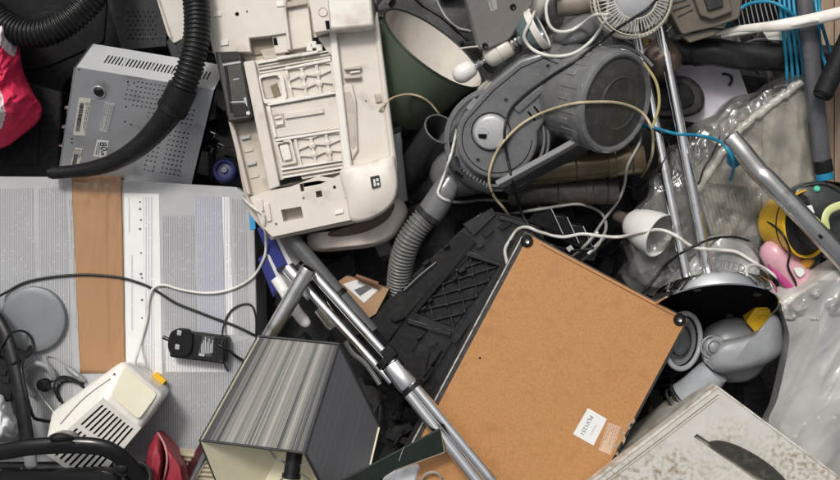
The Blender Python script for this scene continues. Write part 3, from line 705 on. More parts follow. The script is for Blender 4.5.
# left flank with the black latch module
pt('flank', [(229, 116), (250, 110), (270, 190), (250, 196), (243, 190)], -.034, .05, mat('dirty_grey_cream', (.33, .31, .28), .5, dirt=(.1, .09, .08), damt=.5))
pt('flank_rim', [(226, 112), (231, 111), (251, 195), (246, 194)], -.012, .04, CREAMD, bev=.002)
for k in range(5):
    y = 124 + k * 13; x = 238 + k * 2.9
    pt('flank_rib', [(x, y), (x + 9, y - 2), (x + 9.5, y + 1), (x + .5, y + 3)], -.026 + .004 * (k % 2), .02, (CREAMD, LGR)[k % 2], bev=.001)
for x, y in ((249, 150), (251, 158), (247, 146)): pt('slot', [(x, y), (x + 3, y - .5), (x + 3.6, y + 4), (x + 1, y + 4)], -.0325, .003, HOLE_SHADE, bev=0)
bm_ = pt('latch_module', [(215, 52), (238, 51), (241, 56), (252, 116), (249, 119), (228, 122)], .012, .05, mat('brown_black_plastic', (.03, .026, .022), .4, dust=.1), bev=.003)
for q, mt in (([(220, 53), (237, 52), (239, 60), (222, 62)], BLK), ([(222, 64), (240, 61), (241.5, 63), (223, 66)], LGR), ([(233, 79), (239, 78), (239.3, 79.4), (233.3, 80.6)], LGR), ([(229, 101.5), (244, 101), (244.3, 102.6), (229.3, 103.2)], LGR), ([(243.5, 98), (246, 97), (247.5, 106), (245, 107)], LGR), ([(231, 105), (246, 103), (249, 115), (234, 117)], BLK), ([(224, 66), (227, 65.6), (233, 112), (230, 112.5)], BLKM)):
    pt('latch_detail', q, .0135, .004, mt, bm_, bev=.0006)
m = MB(); m.lathe([(1e-5, .003), (.003, .003), (.0045, .001), (.0045, -.001)], pl(248, 113, .0135), pl.n, 14); build(m, 'screw', CHROME, bm_)
# lower plate with cut-outs
ho = [[(315.5, 191.5), (321.5, 190.5), (322.5, 196.5), (316.5, 197.5)], [(281, 210), (301, 206.5), (303.5, 218), (283.5, 221.5)], [(299.5, 184), (303, 183.4), (304.5, 191), (301, 191.6)], [(347.5, 181), (351, 180.4), (352.5, 188), (349, 188.6)], [(333, 186), (335.5, 185.6), (336, 188.6), (333.5, 189)]]
pt('lower_plate', [(250, 197), (271, 190), (290, 187), (318, 176), (333, 178), (352, 168), (360, 218), (272, 237), (262, 226)], 0, .03, CREAM, bev=.0012, holes=ho)
pt('notch', [(276, 181), (300, 176), (303, 180), (278, 186)], -.008, .004, HOLE_SHADE, bev=0)
m = MB(); m.lathe([(.004, -.004), (.004, 0), (.006, .002), (.0075, 0)], pl(348, 196, .0), pl.n, 20); build(m, 'moulded_ring', CREAM, pr)
for x, y in ((303.5, 198), (276, 224)):
    m = MB(); m.plate(pl, circ(x, y, 1.3, 10), .0006, .001); build(m, 'hole_spot', GREYINK, pr)
pt('clip_slot', [(334, 211), (343, 209), (343.6, 213), (335, 215)], .003, .004, IVORY, bev=.0008)
for q in ([(256, 200), (262, 199), (264, 211), (259, 212)], [(263, 204), (269, 203), (272, 221), (267, 222)]): pt('raised_rib', q, .004, .006, CREAM)
# rounded right-hand foot of the casing
m = MB(); m.dome([(340, 170), (365, 163), (391, 155), (396, 165), (398, 185), (393, 203), (376, 217), (352, 222), (346, 200)], .012, -.03, 14, 7, pl=pl); build(m, 'rounded_corner', CREAM, pr, smooth=60)
m = MB(); m.plate(pl, [(370, 177), (379, 175), (380.5, 186), (372, 188.5)], .0132, .002); em = build(m, 'emblem', INK, pr)
for q in ([(373, 179.3), (375, 179), (376.2, 186), (374, 186.5)], [(376, 178.6), (378.4, 178.2), (378.8, 181), (376.4, 181.4)], [(376.8, 183), (379, 182.6), (379.6, 185.2), (377.2, 185.7)]):
    m = MB(); m.plate(pl, q, .0139, .0005); build(m, 'emblem_mark', mat('pale_mark', (.6, .6, .58), .5), em)
# pale curved tray under the printer
ct = T('curved_tray', 'pale pinkish cream curved tray under the lower edge of the printer', 'tray', (355, 230, -.08))
m = MB(); m.dome([(308, 234), (330, 230), (372, 215), (392, 199), (402, 200), (408, 214), (398, 234), (380, 245), (350, 250), (314, 251)], .045, -.03, 10, 4, cen=(355, 232)); build(m, 'tray', mat('pinkish_cream', (.50, .44, .40), .4, var=.06, dirt=(.35, .28, .24), damt=.3), ct, smooth=60)
m = MB(); m.dome([(330, 232), (372, 219), (394, 203), (388, 219), (365, 232), (335, 237)], .05, .03, 8, 4); build(m, 'brown_insert', mat('brown_insert', (.10, .06, .04), .5), ct, smooth=60)
gj = T('grey_jug', 'grey plastic cylinder squeezed between printer and black tube', 'tube', (396, 165, -.08))
m = MB(); m.lathe([(.014, .14), (.0175, .14), (.019, .12), (.0175, .10), (.019, .06), (.02, 0), (1e-5, 0)], P(398, 200, -.02), V((-.08, .95, .35)), 28); build(m, 'body', MGR, gj, smooth=40)
m = MB(); m.lathe([(.0195, .155), (.0205, .15), (.0205, .14), (.0195, .138)], P(398, 200, -.03), V((-.08, .95, .35)), 28); build(m, 'rim', VACD, gj)

# ================================================================== green lampshade with bulb and holder
gs = T('green_lampshade', 'dark green cone lampshade with a white inside beside the printer', 'lampshade', (420, 90, -.1))
cs, sn = math.cos(math.asin(.44)), .44
ax = V((.63 * cs, .77 * cs, sn)).normalized()
mo = P(434, 48, -.035); R1, R2, L_ = .1215, .082, .15
GRN = mat('green_shade_fabric', (.09, .12, .08), .6, var=.08, bump=.08, bs=500, scale=14)
m = MB(); m.lathe([(R2, -L_), (R1, 0)], mo, ax, 72); build(m, 'shade', GRN, gs)
m = MB(); m.lathe([(R2 - .0015, -L_), (R1 - .0015, 0)], mo, ax, 72); build(m, 'lining', mat('white_lining', (.62, .58, .52), .7, var=.05, dirt=(.4, .35, .28), damt=.2), gs)
m = MB(); m.ring(mo, ax, R1 - .0005, .0022, 72); m.ring(mo - ax * L_, ax, R2, .002, 60); build(m, 'rim', mat('dark_green_trim', (.02, .03, .02), .5), gs)
# clip lamp: bulb, ceramic holder, mirrored cup
cl = T('spot_lamp', 'lamp holder of white ceramic and chrome lying across the green lampshade rim', 'lamp', (500, 55, .06))
a0, a1 = P(461, 74, .09), P(552, 20, .14); au = (a1 - a0).normalized(); Lx = (a1 - a0).length
def at(t): return a0 + au * (Lx * t)
m = MB(); m.ball(at(0) + au * .004, .019, au, 1.1); m.lathe([(.019, .006), (.017, .022), (.012, .03), (1e-5, .031)], at(0), au, 24); build(m, 'bulb', mat('opal_bulb', (.75, .73, .70), .25), cl, smooth=60)
m = MB(); m.lathe([(1e-5, 0), (.007, 0), (.009, .006), (.006, .012), (.008, .018), (.005, .024), (.009, .03), (.0075, .036), (1e-5, .036)], at(.13), au, 20); build(m, 'contact', CHROME, cl)
m = MB(); m.lathe([(1e-5, 0), (.013, .0), (.019, .005), (.021, .012), (.021, .026), (.0195, .028), (.021, .030), (.020, .05), (.017, .054), (1e-5, .054)], at(.28), au, 32); build(m, 'ceramic_holder', mat('ceramic', (.64, .60, .54), .3, var=.05), cl, smooth=35)
m = MB(); m.lathe([(.011, 0), (.013, .004), (.011, .008), (.013, .012), (.011, .016), (.014, .022), (.014, .03)], at(.55), au, 24); build(m, 'thread', STEEL, cl)
m = MB(); m.lathe([(.016, 0), (.026, .004), (.036, .022), (.038, .04), (.036, .04), (.034, .022), (.016, .006)], at(.66), V((.8, .42, .3)), 40); build(m, 'cup', mat('tinted_glass', (.12, .16, .17), .08, spec=.8), cl, smooth=60)
m = MB(); m.lathe([(.036, 0), (.0405, .001), (.0415, .014), (.0395, .015), (.0365, .014), (.036, 0)], at(.66) + V((.8, .42, .3)).normalized() * .028, V((.8, .42, .3)), 48); build(m, 'white_ring', IVORY, cl, bevel=.001)
# grey metal junction box above
gm = T('metal_box', 'flat grey metal box with screws at the top edge above the lamp holder', 'box', (495, 10, 0))
pm = PL((465, 0, .155), (530, 0, .15), (485, 50, .135))
GM = mat('grey_enamel', (.16, .15, .14), .45, dust=.15, var=.06)
m = MB(); m.plate(pm, rnd([(456, -40), (532, -40), (534, 2), (526, 16), (509, 41), (484, 51), (479, 48), (466, 0)], 5), 0, .05); build(m, 'case', GM, gm, bevel=.003)
m = MB(); m.plate(pm, [(486, -4), (495, -6), (498, 9), (491, 12)], .0008, .0008); s_ = build(m, 'label', mat('grey_label', (.3, .29, .27), .6), gm); lines(s_, pm, [(486, -4), (495, -6), (498, 9), (490, 12)], 4, 3)
for x, y in ((513, 7), (485, 46), (476, -4)):
    m = MB(); m.lathe([(1e-5, .001), (.002, .0012), (.0045, .003), (.006, .001), (.006, -.001)], pm(x, y, 0), pm.n, 16); build(m, 'screw', BLK, gm)
# white plumbing / lamp arms at the very top
wb = T('white_pipe', 'white plastic pipe behind the grey metal box at the top', 'pipe', (545, 0, .0))
m = MB(); m.tube(spl([P(528, 20, .06), P(536, 5, .075), P(548, -8, .08), P(575, -20, .06)], 8), [.02] * 25, 18); build(m, 'bend', IVORY, wb, smooth=50)
m = MB(); m.tube(spl([P(556, 6, .05), P(585, 2, .05), P(605, -12, .04)], 8), .022, 18); build(m, 'sleeve', mat('taupe_plastic', (.25, .22, .18), .4), wb, smooth=50)
# open black tube and its hose
bt = T('black_tube', 'short black open-ended tube standing between printer and vacuum cleaner', 'tube', (420, 170, -.12))
tx = V((.38, .50, .78)).normalized(); to = P(441, 129, .075)
m = MB(); m.lathe([(.030, -.19), (.0325, -.19), (.0325, -.02), (.0345, -.012), (.0345, 0), (.0315, .001), (.0305, -.01), (.030, -.19)], to, tx, 48); build(m, 'wall', VACD, bt, smooth=35)
m = MB(); m.ring(to, tx, .0330, .0018, 48); build(m, 'lip', mat('worn_lip', (.12, .12, .12), .35), bt)
# ================================================================== grey canister vacuum cleaner
va = T('vacuum_cleaner', 'dark grey canister vacuum cleaner with a big side wheel and round dial', 'vacuum cleaner', (540, 130, -.1))
def hull(rows, z0, name, mt, par, seg=28, smooth=60, sub=1):
    """loft of rounded cross sections: (photo x, photo y, half width px, top height)"""
    m = MB(); secs = []
    P2 = [V((r[0], r[1])) for r in rows]
    for i, (x, y, w, zt) in enumerate(rows):
        t = (P2[min(i + 1, len(rows) - 1)] - P2[max(i - 1, 0)]).normalized(); nrm = V((-t.y, t.x))
        sec = []
        for k in range(seg + 1):
            a = math.pi * k / seg; c, s_ = math.cos(a), math.sin(a)
            ex = abs(c) ** .6 * (1 if c > 0 else -1); q = P2[i] + nrm * (w * ex)
            sec.append(P(q.x, q.y, z0 + (zt - z0) * s_ ** .55))
        secs.append(sec)
    n = seg + 1
    m.add([p for s_ in secs for p in s_], [[i * n + k, i * n + k + 1, (i + 1) * n + k + 1, (i + 1) * n + k] for i in range(len(secs) - 1) for k in range(seg)] + [list(range(n)), list(range(len(secs) * n - 1, (len(secs) - 1) * n - 1, -1))])
    return build(m, name, mt, par, smooth=smooth, sub=sub)
hull([(438, 192, 12, .03), (446, 180, 26, .06), (465, 162, 40, .085), (490, 140, 47, .105), (520, 115, 50, .12), (550, 92, 50, .125), (580, 66, 46, .11), (600, 46, 34, .08), (610, 36, 14, .03)], -.08, 'body', VAC, va)
hull([(488, 96, 4, .09), (505, 84, 14, .132), (530, 70, 19, .142), (556, 56, 17, .138), (572, 46, 6, .10)], .05, 'motor_cover', VAC, va)
hull([(520, 86, 3, .11), (540, 72, 9, .15), (560, 60, 9, .148), (580, 46, 4, .11)], .05, 'moulded_band', MGR, va)
hull([(552, 44, 6, .10), (572, 34, 16, .14), (592, 26, 16, .13), (606, 18, 5, .08)], .02, 'rear_hump', VAC, va)
# round front cover with dial
pv = PL((450, 150, .098), (520, 100, .135), (520, 165, .10))
arc = [(497 + 41 * math.cos(a), 138 + 41 * math.sin(a)) for a in [math.radians(-8 + k * 8) for k in range(30)]]
m = MB(); m.plate(pv, arc + [(490, 84), (520, 60), (545, 52), (566, 62), (570, 82), (556, 104)], .008, .04); build(m, 'front_cover', VAC, va, bevel=.006, segs=4)
m = MB(); m.ring(pv(496, 139, -.004), pv.n, .0915, .003, 64, 6); m.ring(pv(497, 140, -.015), pv.n, .098, .004, 64, 6); build(m, 'cover_groove', mat('vac_edge', (.17, .175, .18), .3), va)
m = MB(); m.lathe([(1e-5, .012), (.026, .0115), (.031, .009), (.0325, .004), (.034, 0)], pv(491, 132, .0075), pv.n, 40); dl = build(m, 'dial', mat('silver_dial', (.50, .50, .50), .3, metal=.2), va, smooth=40)
m = MB(); m.lathe([(.0345, -.002), (.037, .001), (.0385, -.002)], pv(491, 132, .0085), pv.n, 40); build(m, 'dial_gap', HOLE_SHADE, va)
m = MB(); m.plate(pv, rnd([(476, 130), (482, 126), (489, 131), (487, 137), (478, 137)], 1.5), .021, .008); build(m, 'dial_latch', LGR, dl, bevel=.001)
m = MB(); m.plate(pv, rnd([(478, 134), (487, 134), (486, 139), (479, 138)], 1), .0213, .002); build(m, 'dial_recess', HOLE_SHADE, dl)
# seams, vents and a raised spine on the cover
m = MB(); arc2 = [(497 + 35 * math.cos(a), 138 + 35 * math.sin(a)) for a in [math.radians(4 + k * 8) for k in range(27)]]
m.tube([pv(x, y, .0083) for x, y in arc2 + [(494, 90), (521, 68), (544, 58), (560, 65)]], .0009, 6); build(m, 'cover_seam', HOLE_SHADE, va)
m = MB(); m.plate(pv, rnd([(513, 108), (556, 72), (561, 77), (519, 114)], 2.5), .0125, .012); build(m, 'raised_spine', VAC, va, bevel=.003, segs=3)
for k in range(5):
    x, y = 531 + k * 6, 117 - k * 5; m = MB(); m.plate(pv, rnd([(x - 4, y - 5), (x - 2.4, y - 6.2), (x + 5, y + 3), (x + 3.4, y + 4.2)], .5), .0088, .004); build(m, 'vent_slot', HOLE_SHADE, va)
for (x, y) in ((506, 100), (478, 160), (548, 66)):
    m = MB(); m.lathe([(1e-5, .0006), (.0022, .0008), (.0034, .0014), (.004, -.001)], pv(x, y, .008), pv.n, 14); build(m, 'screw', VACD, va)
m = MB(); m.plate(pv, rnd([(466, 108), (474, 98), (478, 101), (470, 112)], 1), .0088, .003); build(m, 'cover_latch', MGR, va, bevel=.0008)
# nose with ribbed grip
m = MB(); m.tube(spl([P(452, 158, .085), P(458, 172, .085), P(473, 184, .08), (P(492, 190, .07))], 6), .011, 12); build(m, 'nose_band', VACD, va)
for i in range(11):
    t = i / 10; q = P(452 + 34 * t, 168 + 20 * t - 8 * t * (1 - t) * -1, .09 - .008 * t); m = MB(); m.cyl(q, q + V((.004, .011, .003)), .0022, 8); build(m, 'grip_rib', VAC, va)
m = MB(); m.plate(PL((455, 165, .1), (490, 190, .085), (470, 150, .105)), rnd([(456, 170), (464, 176), (462, 179), (454, 173)], 1), .001, .01); build(m, 'release_slot', HOLE_SHADE, va)
# grey carrying bracket
br = PL((498, 186, .10), (588, 140, .13), (500, 192, .075))
m = MB(); m.plate(br, [(497, 186), (560, 152), (583, 139), (580, 130), (583, 129), (587, 141), (562, 155), (502, 189)], .01, .012); build(m, 'bracket', mat('bracket_grey', (.18, .18, .185), .35, dust=.15), va, bevel=.0015)
m = MB(); m.plate(br, [(500, 188), (585, 143), (590, 155), (560, 180), (510, 197)], .004, .02); build(m, 'bracket_side', VACD, va, bevel=.002)
# wheel: broad ribbed drum
wa = V((.62, -.28, .735)).normalized(); wc = P(618, 103, .175)
m = MB(); R = .096
m.lathe([(.05, -.15), (R - .012, -.14), (R - .004, -.12), (R, -.03), (R + .002, -.012), (R - .001, -.003), (R - .006, 0), (R - .010, -.001), (R - .012, -.006), (R - .014, -.006)], wc, wa, 72); wh = build(m, 'wheel', VAC, va, smooth=35)
m = MB(); m.lathe([(R - .013, -.006), (R - .016, -.004), (.05, .003), (.048, .005), (.046, .0035), (1e-5, .006)], wc, wa, 72); build(m, 'hub_disc', mat('hub_dark', (.048, .046, .040), .33, dust=.15), wh, smooth=25)
x_, y_, _ = basis(wa)
for i in range(26):                                       # moulded blocks round the drum
    a = 2 * math.pi * i / 26; d_ = x_ * math.cos(a) + y_ * math.sin(a); tg = wa.cross(d_)
    o_ = wc + d_ * (R - .001) - wa * (.035 if i % 2 else .05); s_ = (.026 if i % 2 else .012)
    m = MB(); e1, e2, e3 = tg * .0065, wa * s_, d_ * .0028
    m.hexa([o_ - e1 - e2 + e3 * .4, o_ + e1 - e2 + e3 * .4, o_ + e1 + e2 + e3, o_ - e1 + e2 + e3, o_ - e1 - e2 - e3, o_ + e1 - e2 - e3, o_ + e1 + e2 - e3, o_ - e1 + e2 - e3]); build(m, 'tread_block', VAC, wh, bevel=.0012)
m = MB(); m.plate(PL((556, 110, .15), (570, 95, .165), (556, 120, .13)), [(567, 96), (572, 98), (569, 110), (564, 108)], .012, .004); build(m, 'sticker', STK, va)
m = MB(); m.tube(spl([P(590, 52, .145), P(604, 48, .15), P(622, 47, .15), P(640, 54, .15), P(652, 66, .14)], 8), .0035, 8); build(m, 'trim', MGR, va)
m = MB(); m.tube(spl([P(643, 62, .157), P(656, 82, .16), P(659, 105, .16), P(652, 128, .155)], 8), .0028, 8); build(m, 'yellow_trim', mat('faded_yellow', (.38, .33, .14), .5), va)
# hose leaving the nose
hv = T('vacuum_hose', 'grey ribbed vacuum hose with a smooth cuff in front of the black chassis', 'vacuum hose', (420, 230, -.08))
m = MB(); pth = spl([P(452, 178, .045), P(443, 193, .045), P(435, 206, .04), P(428, 216, .035)], 6); m.tube(pth, [.022, .023, .024, .024, .025, .0255, .0255, .026, .026, .0265, .0265, .027, .027, .027, .027, .027, .027, .027, .027][:len(pth)], 24); build(m, 'cuff', VAC, hv, smooth=40)
m = MB(); m.tube([P(431, 212, .037), P(427, 217, .034)], .0295, 24); build(m, 'cuff_ring', VACD, hv, bevel=.001)
hose('ribbed_hose', [P(428, 215, .035), P(418, 226, .032), P(409, 240, .025), P(403, 256, .01), P(400, 272, -.01), P(398, 300, -.05)], .0255, .0075, mat('hose_grey', (.15, .148, .14), .35, dust=.2), hv, amp=.16)
# golden tubes below it
def stub(name, label, cat, a, b, r, mt, group=None):
    t = T(name, label, cat, (a[0], a[1], a[2] - r))
    A_, B_ = P(*a), P(*b); u = (B_ - A_).normalized(); L_ = (B_ - A_).length
    m = MB(); m.lathe([(1e-5, 0), (r * .9, 0), (r, .004), (r, L_ * .7), (r * 1.06, L_ * .71), (r * 1.06, L_ * .76), (r, L_ * .77), (r, L_ - .01), (r * .85, L_), (1e-5, L_)], A_, u, 32); build(m, 'tube', mt, t, smooth=35)
    for f_ in (.45, .9):
        m = MB(); m.ring(A_ + u * (L_ * f_), u, r * 1.0, .0015, 32); build(m, 'seam', VACD, t)
OLV = mat('bronze_plastic', (.115, .088, .05), .24, metal=.5, dust=.06, var=.1)
stub('bronze_tube', 'glossy bronze brown tube lying directly under the vacuum wheel', 'tube', (520, 172, .05), (644, 158, .07), .030, OLV)
stub('brown_tube', 'darker brown tube below the glossy bronze one', 'tube', (508, 192, .0), (618, 190, .015), .028, mat('dark_brown_plastic', (.06, .05, .042), .38, dust=.15))
# ================================================================== wire fan, chrome stand
fn = T('wire_fan', 'cream wire guard fan with a pale grey blade disc at the top', 'fan', (633, 0, .1))
fax = V((.05, -.12, .99)).normalized(); fo = P(633, -2, .20); fx, fy, _ = basis(fax); FR = .071; EX = 1.0
m = MB(); m.ring(fo, fax, FR, .0028, 64, 8); m.ring(fo + fax * .012, fax, FR * .95, .0013, 64, 6); m.ring(fo - fax * .03, fax, FR * 1.0, .002, 64, 6); m.ring(fo + fax * .022, fax, FR * .55, .0012, 48, 6); build(m, 'guard_ring', mat('cream_wire', (.58, .54, .46), .4), fn)
m = MB()
for i in range(56):
    a = 2 * math.pi * i / 56; d_ = fx * math.cos(a) + fy * math.sin(a)
    m.tube([fo + d_ * FR - fax * .03, fo + d_ * FR * 1.03 - fax * .012, fo + d_ * FR, fo + d_ * FR * .85 + fax * .018, fo + d_ * FR * .55 + fax * .022], .0011, 5)
build(m, 'guard_wires', mat('cream_wire_thin', (.56, .52, .45), .4), fn)
m = MB(); m.lathe([(1e-5, .012), (.012, .0115), (.034, .008), (.046, 0), (.046, -.002), (1e-5, -.002)], fo + fax * .004, fax, 40); build(m, 'blade_disc', mat('smoky_disc', (.40, .41, .42), .3), fn)
m = MB()
for k in range(4):
    a = k * math.pi / 2 + .5
    for s in range(8):
        t0, t1 = a + s * .15, a + s * .15 + .15
        p = [fo - fax * (.012 - .003 * s) + (fx * math.cos(t) + fy * math.sin(t)) * r for t, r in ((t0, .012), (t0, .062), (t1, .062), (t1, .012))]
        m.prism(p, fax * .0015)
build(m, 'blades', LGR, fn)
ch = T('chrome_stand', 'two slim chrome posts ending in a round chrome base lying on its side', 'stand', (700, 290, -.05))
def rod(mb, a, b, r, seg=20): mb.tube([a.lerp(b, i / 6) for i in range(7)], r, seg)
m = MB(); rod(m, P(654, -4, .075), P(712, 290, .085), .0105); build(m, 'post', CHROME, ch)
m = MB(); rod(m, P(632, 10, .05), P(690, 294, .08), .0098); build(m, 'post', CHROME, ch)
cb = V((.0, -.90, .44)).normalized(); co = P(714, 304, .085)
xd = V((1, .18, 0)) - cb * cb.dot(V((1, .18, 0)))
m = MB(); m.lathe([(1e-5, -.020), (.05, -.020), (.110, -.0185), (.118, -.015), (.121, -.005), (.122, .010), (.1195, .012), (.117, .010)], co, cb, 80, xdir=xd); build(m, 'base_shell', CHROME, ch, smooth=35)
m = MB(); m.lathe([(.1195, .0095), (.112, -.002), (.06, -.008), (1e-5, -.010)], co, cb, 64); build(m, 'underside', mat('black_felt', (.006, .0055, .0055), .8, spec=.05), ch)
for k in range(4):
    a = k * 1.57 + .6; bx, by, _ = basis(cb); q = co + (bx * math.cos(a) + by * math.sin(a)) * .085 - cb * .004
    m = MB(); m.cyl(q - cb * .004, q + cb * .006, .008, 14); build(m, 'foot', VACD, ch)
gl = T('copper_globe', 'smoky copper tinted glass globe under the wire fan', 'globe', (660, 60, -.05))
m = MB(); m.ball(P(660, 60, .045), .043, V((.2, .6, .7)), .95, 40); build(m, 'globe', mat('copper_glass', (.16, .12, .095), .12, metal=.5, var=.3, scale=25), gl, smooth=60)
m = MB(); m.lathe([(.018, 0), (.02, .01), (.016, .02), (1e-5, .02)], P(646, 50, .035), V((-.5, .6, .5)), 24); build(m, 'neck', BRASS, gl)

# ================================================================== top right
bd = T('taupe_device', 'boxy taupe brown appliance at the top edge right of the fan', 'appliance', (697, 10, 0))
pb = PL((655, 0, .12), (738, -5, .14), (690, 42, .115))
TAU = mat('taupe_casing', (.125, .105, .08), .42, dust=.12, scratch=.3)
m = MB(); m.plate(pb, rnd([(648, -40), (744, -40), (740, 18), (716, 27), (697, 31), (682, 35), (668, 10)], 4), 0, .1); build(m, 'case', TAU, bd, bevel=.004)
m = MB(); m.plate(pb, rnd([(690, -12), (726, -16), (733, 12), (712, 20), (700, 16)], 3), .012, .015); build(m, 'raised_cover', TAU, bd, bevel=.003)
m = MB(); m.plate(pb, rnd([(702, -8), (720, -10), (724, 6), (708, 11)], 2), .018, .01); build(m, 'button_block', VACD, bd, bevel=.0015)
m = MB(); m.plate(pb, [(681, 36), (714, 28), (716, 35), (690, 43)], -.01, .04); build(m, 'foot', TAU, bd, bevel=.002)
for k in range(4):
    m = MB(); m.plate(pb, [(663 + k * 5, -2 + k * 6), (684 + k * 3, -6 + k * 5), (684 + k * 3, -4.6 + k * 5), (663 + k * 5, -.4 + k * 6)], .0015, .004); build(m, 'seam_rib', VACD, bd)
bp = T('black_pipe', 'thick matt black pipe running across the top right behind the posts', 'pipe', (755, 55, -.02))
m = MB(); m.tube(spl([P(664, 50, .0), P(684, 52, .015), P(712, 52, .03), P(740, 56, .03), P(776, 57, .03), P(900, 62, .03)], 10), [.024] * 8 + [.026] * 6 + [.0285] * 4 + [.0275] * 33, 28); build(m, 'pipe', mat('satin_black', (.018, .018, .02), .34, dust=.05), bp, smooth=50)
m = MB(); m.tube([P(796, 59, .03), P(802, 59.3, .03)], .031, 28); build(m, 'collar', BLKM, bp, bevel=.001)
lb = T('lavender_box', 'pale lavender white carton corner under the black pipe', 'box', (705, 95, -.1))
pw = PL((680, 70, -.04), (742, 75, -.04), (690, 118, -.045))
m = MB(); m.plate(pw, [(664, 60), (738, 66), (752, 104), (712, 126), (668, 118)], 0, .06); build(m, 'carton', mat('lavender_card', (.52, .49, .55), .6), lb, bevel=.0015)
m = MB(); m.tube(spl([pw(722, 74, .003), pw(729, 75, .004), pw(732, 80, .004), pw(729, 86, .003)], 5), .0028, 8); build(m, 'black_mark', BLK, lb)
bs = T('black_speaker', 'rounded black plastic case behind the chrome posts', 'case', (672, 92, -.08))
m = MB(); m.dome([(640, 88), (662, 76), (690, 78), (704, 94), (700, 112), (672, 118), (640, 112)], .005, -.03, 10, 5); build(m, 'case', mat('brown_black_case', (.03, .026, .024), .5, dust=.15), bs, smooth=60)
m = MB(); m.dome([(650, 92), (664, 83), (686, 84), (694, 96), (690, 106), (668, 110), (650, 106)], .009, .003, 6, 5); build(m, 'front', BLKM, bs, smooth=60)
cs_ = T('cream_strip', 'tapering cream plastic strip across the blue cables at the top right', 'strip', (780, 28, .08))
m = MB(); pth = spl([P(716, 34, .085), P(740, 29, .11), P(775, 26, .15), P(810, 20, .16), P(860, 8, .16)], 6); m.tube(pth, [lerp(.003, .0115, min(1, i / 14)) for i in range(len(pth))], 14, flat=.7); build(m, 'strip', IVORY, cs_)
m = MB(); pth = spl([P(722, 36, .085), P(760, 30, .13), P(790, 25.5, .16), P(812, 20.5, .17), P(819, 20, .172)], 6); m.tube(pth, .0045, 10); build(m, 'edge_roll', WIREW, cs_)
gp = T('grey_post', 'dark grey oval post standing through the blue cables at the right', 'post', (812, 80, .0))
m = MB(); m.tube([P(802, -40, .12), P(806, 10, .12), P(814, 80, .11), P(823, 168, .09)], .0165, 20, flat=.7); build(m, 'tube', mat('grey_post_coat', (.075, .078, .088), .35, dust=.1), gp, smooth=60)
m = MB(); m.tube([P(822, 160, .092), P(824, 172, .088)], .018, 20); build(m, 'end_cap', BLK, gp, bevel=.001)
m = MB(); m.tube([P(823.5, 170, .088), P(825, 180, .086)], .0165, 16); build(m, 'blue_tip', BLUE, gp, bevel=.001)
hg = T('black_grab_bar', 'short black round grab bar pointing down at the right edge', 'bar', (835, 65, .1))
a, b_ = P(862, 10, .14), P(822, 96, .15)
m = MB(); m.cyl(a, b_, .0185, 28, .003); build(m, 'grip', BLKM, hg, smooth=35)
m = MB(); m.ring(b_, b_ - a, .0155, .002, 28); m.lathe([(1e-5, .002), (.01, .0015), (.013, 0)], b_, b_ - a, 24); build(m, 'end_disc', BLKG, hg)
fl_ = T('wooden_board', 'brown wooden board showing at the far right edge', 'board', (835, 100, -.1))
pf = FL(-.06); m = MB(); m.plate(pf, [(822, -30), (900, -30), (900, 190), (818, 180)], 0, .02); build(m, 'board', mat('worn_wood', (.26, .185, .125), .6, var=.25, scale=12, aniso=(8, 1, 1)), fl_, bevel=.001)
m = MB()
for k in range(4): m.plate(pf, [(818 + k * 16, -30), (818.8 + k * 16, -30), (818.8 + k * 16, 184), (818 + k * 16, 184)], .0006, .001)
build(m, 'groove', HOLE_SHADE, fl_)
gr = T('black_grille', 'black wire grille beneath the blue cable loop at the top', 'grille', (765, 10, .0))
m = MB(); pq = PL((735, 0, .07), (790, 0, .07), (760, 30, .05))
for k in range(13):
    x = 738 + k * 4.2; m.tube([pq(x, -25, 0), pq(x - 2 + k * .6, 5, .006), pq(x + 2 + k * .8, 26, -.004)], .0012, 6)
build(m, 'bars', LGR, gr)
m = MB(); m.plate(pq, rnd([(728, -25), (795, -25), (798, 22), (770, 30), (735, 24)], 3), -.012, .02); build(m, 'backplate', BLK, gr, bevel=.002)
ps = T('pale_wedge', 'small pale plastic wedge between black pipe and cream strip', 'wedge', (775, 38, .05))
m = MB(); m.plate(PL((762, 32, .08), (790, 30, .08), (770, 42, .07)), [(763, 32), (788, 29), (786, 41), (768, 40)], 0, .015); build(m, 'wedge', WHITE, ps, bevel=.001)
m = MB(); m.plate(PL((762, 32, .08), (790, 30, .08), (770, 42, .07)), [(767, 34), (784, 32), (783, 35), (768, 37)], .001, .004); build(m, 'ridge', IVORY, ps, bevel=.0005)

# ================================================================== boxed thing in a clear bag, right
wr = T('wrapped_box', 'beige box wrapped in a dusty transparent plastic bag on the right', 'wrapped box', (740, 190, -.12))
pi = PL((690, 150, .035), (800, 86, .06), (730, 240, .02))
m = MB(); m.plate(pi, [(742, 128), (797, 84), (803, 90), (818, 184), (790, 186), (775, 235), (712, 240), (700, 190)], 0, .12); build(m, 'inner_box', mat('beige_box', (.34, .315, .27), .6, dirt=(.22, .17, .12), damt=.4), wr, bevel=.004)
m = MB(); m.plate(pi, [(660, 168), (742, 108), (797, 84), (742, 128), (706, 182), (690, 250), (640, 275), (628, 240)], -.03, .09); build(m, 'inner_side', mat('grey_inner', (.085, .083, .08), .5, var=.3, dirt=(.35, .32, .28), damt=.4), wr, bevel=.003)
m = MB(); c_ = [(697, 186), (760, 160), (770, 230), (712, 238)]
for k in range(16): m.plate(pi, qrect(c_, k / 16, 0, k / 16 + .03, 1), .002, .004)
build(m, 'panel_ribs', mat('rib_beige', (.40, .36, .29), .6), wr, bevel=.0006)
